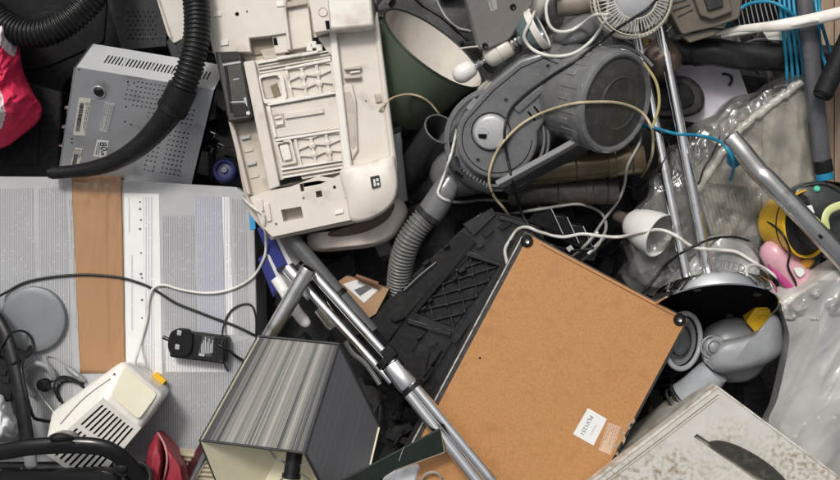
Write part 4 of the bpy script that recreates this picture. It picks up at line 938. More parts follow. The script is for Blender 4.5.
def bag(mb, poly, zf, rings=46, skirt=-.06, sub=12, cen=None, shrink=1.0):
    pts = [(p.x, p.y) for p in spl(poly, sub, True)]; n = len(pts); cx, cy = cen or (sum(p[0] for p in pts) / n, sum(p[1] for p in pts) / n)
    vs_ = [P(cx, cy, zf(cx, cy, 0))]
    for i in range(1, rings + 1):
        t = i / rings
        for x, y in pts: vs_.append(P(cx + (x - cx) * t, cy + (y - cy) * t, zf(cx + (x - cx) * t, cy + (y - cy) * t, t)))
    for x, y in pts: q = P(x, y, 0); vs_.append(V((q.x, q.y, skirt)))
    fs = [[0, 1 + j, 1 + (j + 1) % n] for j in range(n)]
    for i in range(rings):
        for j in range(n):
            a, b__ = 1 + i * n, 1 + (i + 1) * n; fs.append([a + j, b__ + j, b__ + (j + 1) % n, a + (j + 1) % n])
    mb.add(vs_, fs)
def fold(x, y, s, ang, seed, amp, st=4.0):
    c, sn_ = math.cos(ang), math.sin(ang); u, v = (x * c + y * sn_) / s, (-x * sn_ + y * c) / (s * st)
    return amp * (noise.ridged_multi_fractal(V((u, v, seed)), 1.0, 2.1, 3, 1.0, 2.0) - .9)
def zb1(x, y, t):
    base = pi(x, y, .012).z
    side = (x - 742) * .62 + (y - 128) * .78               # >0 on the front face, <0 on the sloping left face
    if side < 0: base -= .022 * min(1, -side / 25)
    z = base + crumple(x, y, 19, -.9, 1.3, .018, 1.9) + crumple(x, y, 8, .5, 4.2, .005, 2.4) + crumple(x, y, 4, -.3, 2.2, .0015, 1.5)
    if x > 762 and y > 88: z = base + crumple(x, y, 11, .12, 8, .014, 7) + crumple(x, y, 7, -.5, 3, .006, 2.5)
    return z - .035 * max(0, t - .92) * 12 * .5
FILM = clear_film('dusty_clear_film', (.52, .51, .48), (.05, .32), .12, 14, 90, .12, 1.3)
MILK = clear_film('creamy_film', (.60, .56, .49), (.22, .5), .1, 14, 70, .2, 1.6)
m = MB(); bag(m, [(634, 290), (622, 276), (628, 262), (624, 244), (637, 228), (636, 210), (648, 196), (650, 176), (664, 164), (668, 148), (684, 140), (694, 124), (716, 114), (734, 97), (756, 92), (774, 80), (798, 75), (806, 79), (813, 125), (823, 183), (800, 192), (785, 215), (768, 240), (756, 268), (735, 286), (690, 292), (655, 296)], zb1, 90, -.05, sub=16)
for k, f in enumerate(m.f):
    q = sum((m.v[a] for a in f), V()) / len(f); X = 420 + q.x / (K * (H - q.z) / H); Y = 240 - q.y / (K * (H - q.z) / H)
    if (X - 742) * .62 + (Y - 128) * .78 > 2 and Y < 186 + (X - 742) * .1: m.m[k] = 1
bg_ = build(m, 'bag', [FILM, MILK], wr, smooth=20)
m = MB(); pth = spl([pi(801, 82, .02), pi(780, 98, .022), pi(760, 113, .02), pi(742, 128, .022), pi(724, 150, .02), pi(706, 178, .016), pi(690, 200, .0)], 8)
m.tube([p + V((.004 * fbm(i * .4, 1), .004 * fbm(i * .3, 4), .002 * fbm(i * .5, 7))) for i, p in enumerate(pth)], [.0085 + .003 * fbm(i * .45, 2) for i in range(len(pth))], 10); build(m, 'gathered_fold', clear_film('fold_film', (.64, .61, .55), (.45, .8), .15, 30, 70, .4, 1.2), wr, smooth=40)
# grey lower bag with printing
pbg = T('printed_bag', 'crumpled grey translucent bag with faint black lettering behind the chrome base', 'bag', (715, 265, -.05))
def zb2(x, y, t): return .058 + crumple(x, y, 16, .5, 5, .014, 1.6) + crumple(x, y, 7, -.6, 2, .004, 2) - .05 * max(0, t - .8) * 5
m = MB(); bag(m, [(668, 285), (690, 250), (712, 232), (745, 236), (764, 252), (768, 275), (752, 290), (720, 292), (690, 296)], zb2, 50, -.03); build(m, 'film', clear_film('grey_film', (.44, .44, .43), (.5, .8), .2, 22, 50, .5, 1.2), pbg, smooth=28)
pz = FL(.098)
text('LIMITED', pz, 726, 265, 0, .022, 14, GREYINK, pbg, sx=.95); text('LTD PRINTED', pz, 725, 271, 0, .008, 14, GREYINK, pbg)
# white cup, chrome handle tube
cp = T('white_cup', 'frosted white cup shaped lamp glass lying behind the chrome posts', 'lamp glass', (648, 228, -.03))
cx_ = V((.55, -.32, .55)).normalized(); c0 = P(660, 236, .055)
m = MB(); m.lathe([(1e-5, -.082), (.018, -.08), (.030, -.068), (.038, -.045), (.043, -.02), (.0445, 0), (.0425, .0005), (.041, -.02), (.036, -.045), (.028, -.066), (1e-5, -.076)], c0, cx_, 48); build(m, 'glass', mat('frosted_glass', (.70, .69, .66), .35, var=.03), cp, smooth=50)
m = MB(); m.lathe([(1e-5, -.11), (.012, -.11), (.0135, -.085), (.02, -.08), (1e-5, -.078)], c0, cx_, 20); build(m, 'fitting', mat('brown_fitting', (.09, .07, .06), .4), cp)
hb = T('bent_tube', 'bent chrome tube slanting over the yellow drum at the right', 'tube', (790, 200, .08))
m = MB(); pth = spl([P(730, 137, .15), P(742, 151, .155), P(754, 166, .158), P(760, 173, .16), P(768, 180, .165), P(800, 214, .17), P(836, 252, .165), P(880, 300, .14)], 8); m.tube(pth, .0185, 24); build(m, 'tube', STEEL, hb, smooth=60)
m = MB(); u = (pth[1] - pth[0]).normalized(); m.lathe([(1e-5, -.004), (.012, -.003), (.0188, 0), (.0192, .004), (.0192, .008)], pth[0], u, 24); build(m, 'end_cap', CHROME, hb)
m = MB(); m.tube([P(819, 235, .189), P(822, 238, .189)], .003, 10); build(m, 'screw', BLK, hb)
bc = T('blue_clip', 'bright blue plastic clip under the end of the bent chrome tube', 'clip', (736, 160, .1))
m = MB(); m.plate(PL((730, 155, .125), (742, 160, .125), (732, 168, .12)), rnd([(728, 154), (740, 157), (741, 165), (734, 169), (728, 165)], 2), 0, .02); build(m, 'body', BLUE, bc, bevel=.002)
m = MB(); m.plate(PL((730, 155, .125), (742, 160, .125), (732, 168, .12)), rnd([(731, 158), (737, 159), (737, 163), (732, 163)], 1), .004, .006); build(m, 'button', BLUE, bc, bevel=.001)
# yellow drum with a black face
bk = T('yellow_drum', 'yellow drum with a round black face lying under the bent chrome tube', 'drum', (800, 228, .0))
ka = V((.50, -.02, .86)).normalized(); ko = P(806, 224, .105)
m = MB(); m.lathe([(1e-5, -.078), (.044, -.078), (.050, -.070), (.0635, -.004), (.0655, 0), (.0655, .004), (.0625, .005), (.060, .0)], ko, ka, 56); build(m, 'drum', YEL, bk, smooth=35)
m = MB(); m.lathe([(1e-5, .010), (.03, .009), (.052, .005), (.0605, -.002), (.061, -.02)], ko, ka, 56); fa = build(m, 'black_face', mat('lid_black', (.016, .016, .0165), .35, dust=.05, spec=.35), bk, smooth=35)
m = MB(); m.ring(ko + ka * .006, ka, .045, .0016, 48); build(m, 'groove', VACD, fa)
for k in range(5):
    q = ko + V((-.03 + .013 * k, .012 * ((k % 3) - 1), 0)); q = q - ka * ka.dot(q - ko); m = MB(); m.lathe([(1e-5, .003), (.003, .002), (.004, 0)], q + ka * .009, ka, 12); build(m, 'stud', VACD, fa)
m = MB(); m.plate(FL(.135), [(803, 207), (812, 205), (815, 213), (806, 216)], 0, .006); one(m, 'paper_scrap', PAPER, 'white scrap of paper on the black drum face under the chrome tube', 'paper', bevel=.001)
kp = T('dark_appliance', 'dark green black rounded appliance with a mint green button at the right edge', 'appliance', (820, 200, .04))
m = MB(); m.dome([(792, 190), (808, 182), (832, 184), (850, 200), (850, 236), (830, 238), (812, 222), (797, 206)], .115, .085, 10, 5); build(m, 'cover', mat('bottle_black', (.03, .036, .034), .3, dust=.1), kp, smooth=60)
m = MB(); m.lathe([(1e-5, .005), (.004, .0045), (.006, .002), (.007, -.001)], P(817, 189, .112), V((0, 0, 1)), 20); build(m, 'mint_button', mat('mint', (.10, .55, .38), .4), kp)
m = MB(); m.tube(spl([P(793, 194, .10), P(805, 186, .112), P(826, 184, .115), P(846, 196, .11)], 6), .0022, 8); build(m, 'seam', VACD, kp)
pk_ = T('pink_bottle', 'pink plastic bottle with a magenta band beside the yellow drum', 'bottle', (780, 265, .0))
a, b_ = P(768, 246, .075), P(806, 287, .07); u = (b_ - a).normalized(); L_ = (b_ - a).length
m = MB(); m.lathe([(1e-5, -.008), (.014, -.006), (.024, .004), (.029, .02), (.030, .04), (.029, L_), (1e-5, L_)], a, u, 36); build(m, 'bottle', mat('pink_plastic', (.66, .36, .42), .3, var=.05, dirt=(.4, .25, .25), damt=.2), pk_, smooth=50)
m = MB(); pth = [a.lerp(b_, t) + V((-.019, -.014, .010)) for t in (.2, .4, .6, .8, 1)]; m.tube(pth, [.003, .008, .011, .011, .008], 14); build(m, 'magenta_panel', mat('magenta', (.45, .06, .22), .35), pk_, smooth=60)
m = MB(); m.dome([(793, 269), (802, 267), (806, 273), (799, 278)], .112, .095, 5, 3); build(m, 'label', WHITE, pk_)
lp = T('lime_strap', 'pale lime green plastic strap looped at the right edge', 'strap', (832, 228, .1))
m = MB(); m.tube(spl([P(860, 202, .14), P(838, 206, .15), P(827, 213, .155), P(825, 226, .155), P(829, 242, .15), P(838, 256, .145), P(860, 266, .14)], 8), .0075, 12, flat=.35); build(m, 'strap', mat('lime_plastic', (.56, .60, .28), .4, var=.06), lp)
m = MB(); m.tube([P(824.5, 222, .156), P(825.5, 230, .156)], .009, 12, flat=.5); build(m, 'buckle', mat('lime_dark', (.45, .5, .2), .4), lp, bevel=.0008)
yb = T('yellow_block', 'small yellow plastic block under the rim of the chrome base', 'block', (758, 318, .0))
py_ = PL((745, 320, .055), (770, 308, .065), (760, 332, .05))
m = MB(); m.plate(py_, rnd([(746, 322), (756, 308), (774, 306), (774, 324), (756, 334)], 2), 0, .04); build(m, 'block', YEL, yb, bevel=.003)
m = MB(); m.plate(py_, rnd([(758, 311), (771, 309), (771, 315), (757, 316)], 1), .003, .004); build(m, 'top_lip', YEL, yb, bevel=.001)
m = MB(); m.dome([(797, 262), (808, 258), (815, 262), (806, 270)], .10, .07, 6, 3); one(m, 'amber_fragment', mat('amber', (.55, .25, .02), .35), 'small amber plastic fragment beside the pink bottle', 'fragment')
# ================================================================== grey hair dryer like head, bottom right
gn = T('grey_nozzle', 'light grey vacuum floor head with a round ring and broad curved spout', 'vacuum head', (725, 355, -.05))
m = MB(); m.lathe([(1e-5, .03), (.03, .028), (.056, .018), (.064, .004), (.066, -.06)], P(736, 350, .02), V((.05, .1, 1)), 56); build(m, 'round_body', mat('satin_grey', (.20, .205, .215), .35, dust=.12), gn, smooth=40)
ra = V((.62, -.05, .78)).normalized(); ro = P(683, 341, .062)
m = MB(); m.ring(ro, ra, .054, .0052, 64, 12); build(m, 'ring', mat('pale_ring_grey', (.40, .41, .42), .3), gn)
m = MB(); m.lathe([(1e-5, -.006), (.02, -.006), (.034, -.012), (.048, -.006), (.05, -.03)], ro, ra, 48); build(m, 'ring_disc', mat('dull_grey', (.17, .18, .19), .42, dust=.15), gn, smooth=40)
m = MB(); m.ring(ro - ra * .005, ra, .030, .002, 48); build(m, 'disc_groove', VACD, gn)
m = MB(); m.dome([(711, 349), (722, 341), (738, 338), (754, 333), (764, 324), (773, 314), (781, 322), (783, 340), (781, 353), (770, 362), (752, 369), (730, 373), (713, 371), (707, 362)], .108, .055, 14, 3.2, cen=(745, 350)); build(m, 'spout', mat('blue_grey_plastic', (.265, .275, .285), .36, dust=.1), gn, smooth=60)
m = MB(); m.plate(PL((704, 340, .085), (726, 345, .09), (706, 368, .085)), rnd([(703, 341), (717, 336), (724, 338), (720, 352), (714, 371), (704, 362)], 3), 0, .03); build(m, 'bracket', MGR, gn, bevel=.002)
m = MB(); m.lathe([(.016, .0), (.016, .004), (.0125, .006), (.0125, .002), (.011, .002), (.011, .010), (.007, .013), (1e-5, .0135)], P(713, 347, .088), V((0.1, 0, 1)), 36); m.ring(P(712, 347, .087), V((.1, 0, 1)), .021, .0018, 36); build(m, 'knob', MGR, gn, smooth=40)
m = MB(); m.lathe([(1e-5, .003), (.002, .003), (.0035, 0)], P(709, 362, .086), V((0, 0, 1)), 12); build(m, 'screw', STEEL, gn)
nu = (P(684, 398, .03) - P(712, 372, .06)).normalized()
m = MB(); m.lathe([(1e-5, -.01), (.028, -.01), (.031, .005), (.033, .05), (.036, .07), (.030, .07), (.028, .055), (1e-5, .05)], P(712, 374, .055), nu, 40); build(m, 'lower_tube', mat('pale_grey_tube', (.33, .35, .37), .3), gn, smooth=40)
m = MB(); m.ring(P(712, 374, .055) + nu * .075, nu, .036, .003, 40); m.ring(P(712, 374, .055) + nu * .09, nu, .036, .003, 40); build(m, 'tube_lip', VACD, gn)
# ================================================================== hardboard cabinet
cb_ = T('hardboard_cabinet', 'cabinet lying face down with a bare brown hardboard back and dark frame', 'cabinet', (555, 370, -.08))
ph = PL((527, 233, .115), (690, 320, .11), (420, 433, .105))
Q = [(525, 231), (691, 320), (590, 500), (545, 560), (345, 560), (402, 455)]
u_ = V((163, 87)).normalized(); v_ = V((-87, 163)).normalized()
def hq(a, b): q = V((525, 231)) + u_ * a + v_ * b; return (q.x, q.y)
Wd, Ln = 187, 300
m = MB(); m.plate(ph, [hq(0, 0), hq(Wd, 0), hq(Wd, Ln), hq(0, Ln)], -.004, .12); build(m, 'frame', mat('dark_carcass', (.035, .033, .032), .5, dust=.2), cb_, bevel=.0015)
HB = mat('hardboard', (.45, .222, .084), .42, var=.13, scale=240, bump=.15, bs=600, dirt=(.38, .175, .062), damt=.2, ds=28, rv=.18, scratch=.22)
m = MB(); m.plate(ph, [hq(5.5, 1.5), hq(Wd - 2.5, 1.5), hq(Wd - 2.5, Ln - 4), hq(5.5, Ln - 4)], .0015, .005); build(m, 'back_board', HB, cb_, bevel=.0008)
m = MB(); m.plate(ph, [hq(20, 4.2), hq(Wd - 16, 4.2), hq(Wd - 16, 5.0), hq(20, 5.0)], .0019, .0004); build(m, 'board_groove', mat('groove_brown', (.12, .05, .02), .7), cb_)
m = MB(); m.plate(ph, [hq(-.5, 6), hq(.9, 6), hq(.9, Ln), hq(-.5, Ln)], -.001, .004); build(m, 'edge_trim', mat('pale_trim', (.5, .48, .44), .5, dirt=(.1, .1, .1), damt=.5, ds=60), cb_)
for a, b in ((6.5, 8), (Wd - 9, 5.5)):
    x, y = hq(a, b); m = MB(); m.lathe([(.0025, .001), (.005, .006), (.0085, .006), (.0115, .003), (.012, 0), (.012, -.002)], ph(x, y, .0015), ph.n, 28); sc = build(m, 'corner_foot', BLK, cb_, smooth=40)
    m = MB(); m.lathe([(1e-5, .002), (.002, .0022), (.0042, .003), (.0048, .001)], ph(x, y, .002), ph.n, 16); build(m, 'screw', STEEL, sc)
RAWF = mat('raw_fibre', (.40, .31, .22), .85, var=.3, scale=200, bump=.4, dirt=(.06, .05, .045), damt=.6, ds=90)
for k, (a, b, c, d_) in enumerate(((Wd - 3.5, 118, 5, 5), (Wd - 5, 124, 6, 7), (Wd - 7, 133, 8, 4), (Wd - 3, 139, 5, 7), (Wd - 6, 147, 7, 5), (Wd - 3, 154, 4, 3))):
    x, y = hq(a, b); r = random.Random(k); q = [(x + 2 + math.cos(t * .571) * c * .42 * r.uniform(.35, 1.2) - math.sin(t * .571) * .5, y + math.sin(t * .571) * d_ * .6 * r.uniform(.5, 1.2)) for t in range(11)]
    m = MB(); m.plate(ph, q, .0028 + .0004 * (k % 2), .003); build(m, 'chipped_edge', RAWF, cb_)
m = MB(); m.plate(ph, circ(480, 358, 1.2, 8), .0022, .001); build(m, 'nail_head', BLK, cb_)
q = [(588, 408), (607, 419), (593.5, 445.5), (573, 434)]
lb_ = sticker(q, cb_, ph, 'paper_label', PAPER, .0023, label='white paper label with handwriting')
text('PLV1251', ph, 586.5, 425.5, .0026, .0105, 118, GREYINK, lb_, sx=1.1); text('lot no. 4', ph, 593.5, 430, .0026, .006, 118, mat('faint_label_ink', (.35, .35, .36), .7), lb_)
q = [(608, 422.5), (621, 427), (611, 455), (598.5, 450)]
sticker(q, cb_, ph, 'pale_label', mat('faded_label', (.60, .42, .30), .6), .0023, label='faded translucent label'); lb2 = [o for o in cb_.children if o.name.startswith('pale_label')][0]
lines(lb2, ph, q, 6, 12, .0027, mat('faded_ink', (.42, .24, .14), .7))
# ================================================================== dirty beige metal box
mb_ = T('beige_metal_box', 'stained beige metal box with a slot and dark half round handle, bottom right', 'metal box', (720, 450, -.05))
pm2 = PL((717, 385, .15), (845, 480, .15), (590, 482, .145))
BM = mat('stained_enamel', (.54, .52, .48), .36, var=.06, dirt=(.25, .20, .13), damt=.62, ds=120, bump=.1, bs=200, dmask=6, scratch=.3)
for_ = None
ur = V((128, 95)).normalized(); ul = V((-127, 97)).normalized()
def mq(a, b): q = V((717, 386)) + ur * a + ul * b; return (q.x, q.y)
m = MB(); sl = [mq(32, 52), mq(34.5, 48.5), mq(100, 50.5), mq(100, 62), mq(60, 55.5)]
m.plate(pm2, [mq(0, 0), mq(190, 0), mq(190, 190), mq(0, 190)], 0, .004, [[(694, 437), (697, 434), (780, 489), (776, 494)]]); build(m, 'top', BM, mb_, bevel=.001)
m = MB(); m.plate(pm2, [mq(.6, .6), mq(189, .6), mq(189, 189), mq(.6, 189)], -.012, .15); build(m, 'case', mat('enamel_side', (.44, .42, .38), .45, dirt=(.2, .16, .1), damt=.6), mb_, bevel=.002)
m = MB(); m.plate(pm2, [mq(-.6, -.4), mq(2.5, -.4), mq(2.5, 190), mq(-.6, 190)], .002, .03); m.plate(pm2, [mq(2.6, -.6), mq(190, -.6), mq(190, 1.6), mq(2.6, 1.6)], .0018, .03); build(m, 'raised_rim', mat('pale_rim', (.56, .54, .49), .4, dirt=(.28, .22, .15), damt=.5, ds=40), mb_, bevel=.0008)
m = MB(); m.plate(pm2, [mq(7.5, 6), mq(8.6, 6), mq(8.6, 190), mq(7.5, 190)], .0006, .001); m.plate(pm2, [mq(10.5, 9), mq(11.1, 9), mq(11.1, 190), mq(10.5, 190)], .0005, .001); build(m, 'pressed_line', mat('line_shadow', (.25, .22, .17), .6), mb_)
# half disc handle standing in the slot
hd = MB(); pts = []
A_, B_ = pm2(708, 442.5, .0005), pm2(790, 496, .0005); mid = (A_ + B_) / 2; ax_ = (B_ - A_).normalized(); L2 = (B_ - A_).length / 2
ud = (pm2.n * .22 + pm2(748, 440, 0).__sub__(pm2(735, 458, 0)).normalized() * .85).normalized(); nrm = ax_.cross(ud).normalized() * .003
top = [mid + ax_ * (-L2 * math.cos(math.pi * i / 28)) + ud * (.031 * math.sin(math.pi * i / 28)) for i in range(29)]
hd.prism(top, nrm); build(hd, 'handle_flap', mat('grimy_flap', (.045, .041, .036), .35, dust=.2), mb_, bevel=.0008)
# ================================================================== white translucent bag, bottom right
wbg = T('white_bag', 'translucent white plastic bag over a grey perforated disc, bottom right corner', 'plastic bag', (810, 380, -.05))
m = MB(); m.lathe([(1e-5, .03), (.03, .028), (.06, .02), (.085, .004), (.09, -.02), (.09, -.08)], P(825, 450, .07), V((-.1, .25, 1)), 56); dd = build(m, 'grey_disc', mat('disc_grey', (.20, .20, .205), .4), wbg, smooth=40)
m = MB(); m.ring(P(825, 450, .085), V((-.1, .25, 1)), .076, .003, 56); build(m, 'disc_rim', MGR, dd)
for k in range(14):
    a = 2 * math.pi * k / 14; q = P(825, 450, .07) + V((.066 * math.cos(a), .066 * math.sin(a), .022 - .25 * .06 * math.sin(a) + .1 * .06 * math.cos(a)))
    m = MB(); m.lathe([(1e-5, .001), (.0032, .001), (.004, -.002)], q, V((-.1, .25, 1)), 12); build(m, 'disc_hole', PAPER, dd)
m = MB(); pth = spl([P(818, 316, .10), P(800, 345, .09), P(788, 380, .075), P(778, 410, .05)], 6); m.tube(pth, .012, 14); build(m, 'inner_strip', mat('strip_grey', (.22, .21, .20), .5), wbg)
m = MB(); m.plate(FL(.05), [(800, 318), (860, 300), (870, 520), (790, 470), (780, 420)], 0, .05); build(m, 'inner_sheet', mat('inner_pale', (.30, .31, .32), .5, var=.15), wbg, bevel=.004)
def zw(x, y, t):
    dx = min(1, max(0, (x - 760) / 60)); z = .085 + .045 * dx * (1 if y < 400 else max(.55, 1 - (y - 400) / 180))
    z += crumple(x, y, 27, .5, 3, .036, 5) + crumple(x, y, 12, .75, 9, .007, 4) + (.012 * max(0, fbm(x * .06, y * .06, 4)) if y < 320 else 0)
    return z - .05 * max(0, t - .88) * 8
WF = clear_film('white_bag_film', (.70, .69, .67), (.34, .60), .14, 5, 60, .1, 1.3)
m = MB(); bag(m, [(760, 432), (770, 400), (779, 360), (783, 330), (775, 300), (776, 288), (800, 276), (840, 254), (900, 240), (930, 380), (900, 540), (835, 500), (790, 462)], zw, 100, .0, cen=(835, 380), sub=16)
for k, f in enumerate(m.f):
    q = sum((m.v[a] for a in f), V()) / len(f); X = 420 + q.x / (K * (H - q.z) / H); Y = 240 - q.y / (K * (H - q.z) / H)
    if Y + (X - 776) * .62 < 318 + 16 * fbm(X * .025, Y * .025, 6, 1): m.m[k] = 1
build(m, 'film', [WF, clear_film('doubled_white_film', (.74, .72, .66), (.5, .8), .2, 12, 60, .2, 1.0)], wbg, smooth=28)
# ================================================================== black printer chassis in the middle
bc_ = T('black_chassis', 'black plastic printer chassis with diagonal ribs beside the brown cabinet', 'printer chassis', (455, 290, -.1))
pl = PL((463, 227, .0), (533, 220, .01), (367, 317, -.01))
CHB = mat('chassis_black', (.010, .010, .0105), .2, dust=.05, bump=.04, spec=.55, scratch=.2)
def kp_(name, poly, h, d, mt=CHB, bev=.0015):
    m = MB(); m.plate(pl, poly, h, d); return build(m, name, mt, bc_, bevel=bev)
kp_('base', [(480, 212), (497, 211), (540, 222), (545, 240), (470, 400), (420, 400), (366, 322), (398, 288)], -.012, .06)
kp_('side_plate', [(400, 290), (436, 255), (462, 232), (474, 240), (412, 310), (388, 342), (368, 322)], 0, .02, BLKM)
kp_('side_plate', [(462, 224), (492, 207), (497, 214), (474, 236)], .006, .02)
kp_('lower_plate', [(368, 326), (388, 345), (412, 314), (428, 330), (412, 352), (430, 352), (422, 385), (390, 375)], -.004, .02, BLKM)
kp_('rail', [(412, 310), (472, 240), (476, 243), (416, 314)], .006, .02, BLKG)
kp_('rail', [(408, 318), (452, 332), (450, 337), (406, 323)], .005, .02)
kp_('rail', [(466, 250), (502, 262), (501, 267), (464, 255)], .006, .02)
kp_('rail', [(500, 214), (540, 226), (538, 231), (498, 219)], .006, .02)
kp_('rail', [(502, 262), (536, 226), (541, 230), (455, 345), (450, 340)], .008, .02)
c_ = [(470, 256), (501, 265), (454, 328), (414, 312)]
kp_('rib_field', c_, -.008, .01, BLKM)
m = MB()
for i in range(-2, 5):
    for s_g in (1, -1):
        y0, y1 = (i / 4, i / 4 + .5) if s_g > 0 else (i / 4 + .5, i / 4)
        ts = [t for t in (k / 40 for k in range(41)) if 0 <= y0 + (y1 - y0) * t <= 1]
        if len(ts) < 4: continue
        p, q = V(quad(c_, ts[0], y0 + (y1 - y0) * ts[0])), V(quad(c_, ts[-1], y0 + (y1 - y0) * ts[-1])); w = V((-(q - p).y, (q - p).x)).normalized() * .65
        m.plate(pl, [tuple(p - w), tuple(q - w), tuple(q + w), tuple(p + w)], -.001 - .0003 * (s_g > 0), .01)
build(m, 'diagonal_rib', mat('rib_black', (.018, .018, .019), .4, dust=.12, spec=.3), bc_, bevel=.0006)
for i in range(1, 4):
    for s_x in (.03, .5, .97):
        x, y = quad(c_, s_x, i / 4); m = MB(); m.lathe([(1e-5, .002), (.002, .002), (.0035, .001), (.004, -.005)], pl(x, y, 0), pl.n, 14); build(m, 'boss', BLK, bc_)
for x, y, w, hh in ((462, 270, 9, 5), (455, 278, 7, 4), (430, 300, 6, 4), (424, 308, 7, 4), (505, 225, 14, 8), (515, 240, 12, 7), (488, 232, 12, 9), (480, 246, 10, 5), (420, 336, 8, 5), (432, 345, 12, 5), (398, 318, 16, 6), (426, 262, 9, 6), (446, 246, 8, 4)):
    kp_('clip', [(x - w * .5, y + hh * .2), (x + w * .2, y - hh * .6), (x + w * .5, y - hh * .1), (x - w * .2, y + hh * .7)], .006 + .003 * ((x * 7 + y) % 3), .02, (BLK, BLKM, BLKG)[(x + y) % 3], .001)
for k in range(3):
    kp_('slot_rib', [(432 + k * 8, 360 - k * 11), (437 + k * 8, 362 - k * 11), (418 + k * 9, 392 - k * 12), (413 + k * 9, 390 - k * 12)], .004, .012, BLK, .0008)
m = MB(); m.tube([pl(436, 262, .008), pl(420, 275, .009), pl(404, 290, .008)], .0012, 6); build(m, 'scratch_rod', MGR, bc_)
# black rack under the cables by the cabinet corner
rk = T('black_rack', 'black plastic rack with thin pale edges above the corner of the brown cabinet', 'rack', (565, 228, -.06))
pr_ = PL((545, 215, .03), (590, 235, .03), (540, 235, .02))
for k in range(3):
    x = 536 + k * 16; y = 206 + k * 9
    m = MB(); m.plate(pr_, [(x + 2, y), (x + 14, y + 2), (x + 26, y + 28), (x + 12, y + 24), (x - 8, y + 16)], -.004 * k, .025); build(m, 'bay', BLK, rk, bevel=.002)
    m = MB(); m.tube([pr_(x + 15, y + 2, -.003 * k + .003), pr_(x + 27, y + 28, -.003 * k + .003)], .0011, 6); build(m, 'pale_edge', LGR, rk)
for (a, b) in (((606, 236), (588, 254)), ((598, 232), (583, 248))):
    m = MB(); m.tube([P(*a, .03), P(*b, .03)], .0035, 10); build(m, 'pin', LGR, rk)
m = MB(); m.plate(pr_, [(566, 248), (571, 245), (574, 249), (569, 252)], .02, .001); build(m, 'tag', LGR, rk)

# ================================================================== chrome tubes in the middle
vt = T('telescopic_wand', 'long chrome telescopic vacuum wand with black clips beside the brown cabinet', 'vacuum wand', (440, 420, .08))
a, b_ = P(332, 292, .085), P(404, 374, .125); c = P(500, 492, .165)
u = (c - b_).normalized(); s_ = u.cross(V((0, 0, 1))).normalized() * .0085
m = MB(); rod(m, P(312, 272, .085), b_, .0098); build(m, 'inner_tube', CHROME, vt)
m = MB(); rod(m, P(300, 281, .07) , P(392, 382, .112), .0088); build(m, 'inner_tube', CHROME, vt)
m = MB(); m.lathe([(1e-5, 0), (.017, 0), (.0185, .003), (.0185, .05), (.0175, .054), (1e-5, .054)], P(391, 364, .122), u, 32, ex=1.15, xdir=s_); build(m, 'collar', CHROME, vt, smooth=35)
m = MB(); m.lathe([(.0185, 0), (.021, .001), (.021, .008), (.0185, .009)], P(411, 386, .131), u, 32, ex=1.1, xdir=s_); m.lathe([(.017, 0), (.0205, .001), (.0205, .013), (.017, .014)], P(385, 357, .117), u, 32, ex=1.15, xdir=s_); build(m, 'black_band', BLK, vt)
m = MB(); rod(m, P(412, 383, .135), P(500, 490, .165), .0105); build(m, 'outer_tube', CHROME, vt)
m = MB(); rod(m, P(406, 390, .128), P(492, 500, .158), .0115); build(m, 'outer_tube', CHROME, vt)
pc_ = PL((378, 352, .143), (396, 344, .143), (386, 366, .143))
m = MB(); m.plate(pc_, rnd([(380, 352), (390, 345), (398, 354), (388, 363)], 1.5), 0, .022); build(m, 'clip', BLKM, vt, bevel=.0015)
m = MB(); rod(m, P(452, 446, .12), P(484, 490, .10), .009); build(m, 'lower_stub', STEEL, vt)
gt = T('grey_tube', 'dull grey tube lying along the chrome wand below the printer', 'tube', (330, 275, -.0))
m = MB(); rod(m, P(290, 236, .05), P(372, 332, .06), .0145); build(m, 'tube', mat('dull_grey_tube', (.09, .09, .095), .42, dust=.1), gt)
m = MB(); m.tube([P(338, 292, .057), P(341, 296, .058)], .0160, 20); build(m, 'ring', BLK, gt, bevel=.0005)
hl_ = T('hinged_tube', 'short jointed chrome tube with a black sleeve between lampshade and wand', 'tube', (318, 305, .0))
m = MB(); m.tube(spl([P(288, 268, .045), P(302, 284, .055), P(316, 300, .06), P(330, 320, .055), P(340, 334, .05)], 6), [.014] * 13 + [.0165] * 8 + [.013] * 4, 22); build(m, 'tube', CHROME, hl_, smooth=40)
m = MB(); m.tube([P(313, 296, .062), P(321, 306, .060)], .0185, 22); build(m, 'black_sleeve', BLK, hl_, bevel=.001)
m = MB(); m.tube([P(334, 326, .054), P(345, 340, .05)], .0165, 22); build(m, 'black_end', BLK, hl_, bevel=.001)
m = MB(); m.tube(spl([P(344, 338, .055), P(352, 352, .052), P(366, 364, .05), P(380, 384, .05)], 6), .0062, 12); build(m, 'bent_rod', STEEL, hl_)
lt = T('slanted_tube', 'steel tube slanting behind the striped lampshade, open end upwards', 'tube', (255, 370, .05))
a, b_ = P(309, 268, .115), P(176, 500, .02); u = (b_ - a).normalized()
m = MB(); m.lathe([(.0125, .001), (.0148, 0), (.0155, .003), (.0155, (b_ - a).length), (1e-5, (b_ - a).length)], a, u, 28); build(m, 'tube', STEEL, lt, smooth=35)
m = MB(); m.lathe([(.0128, .001), (.0128, .02), (1e-5, .021)], a, u, 24); build(m, 'bore', HOLE_SHADE, lt)
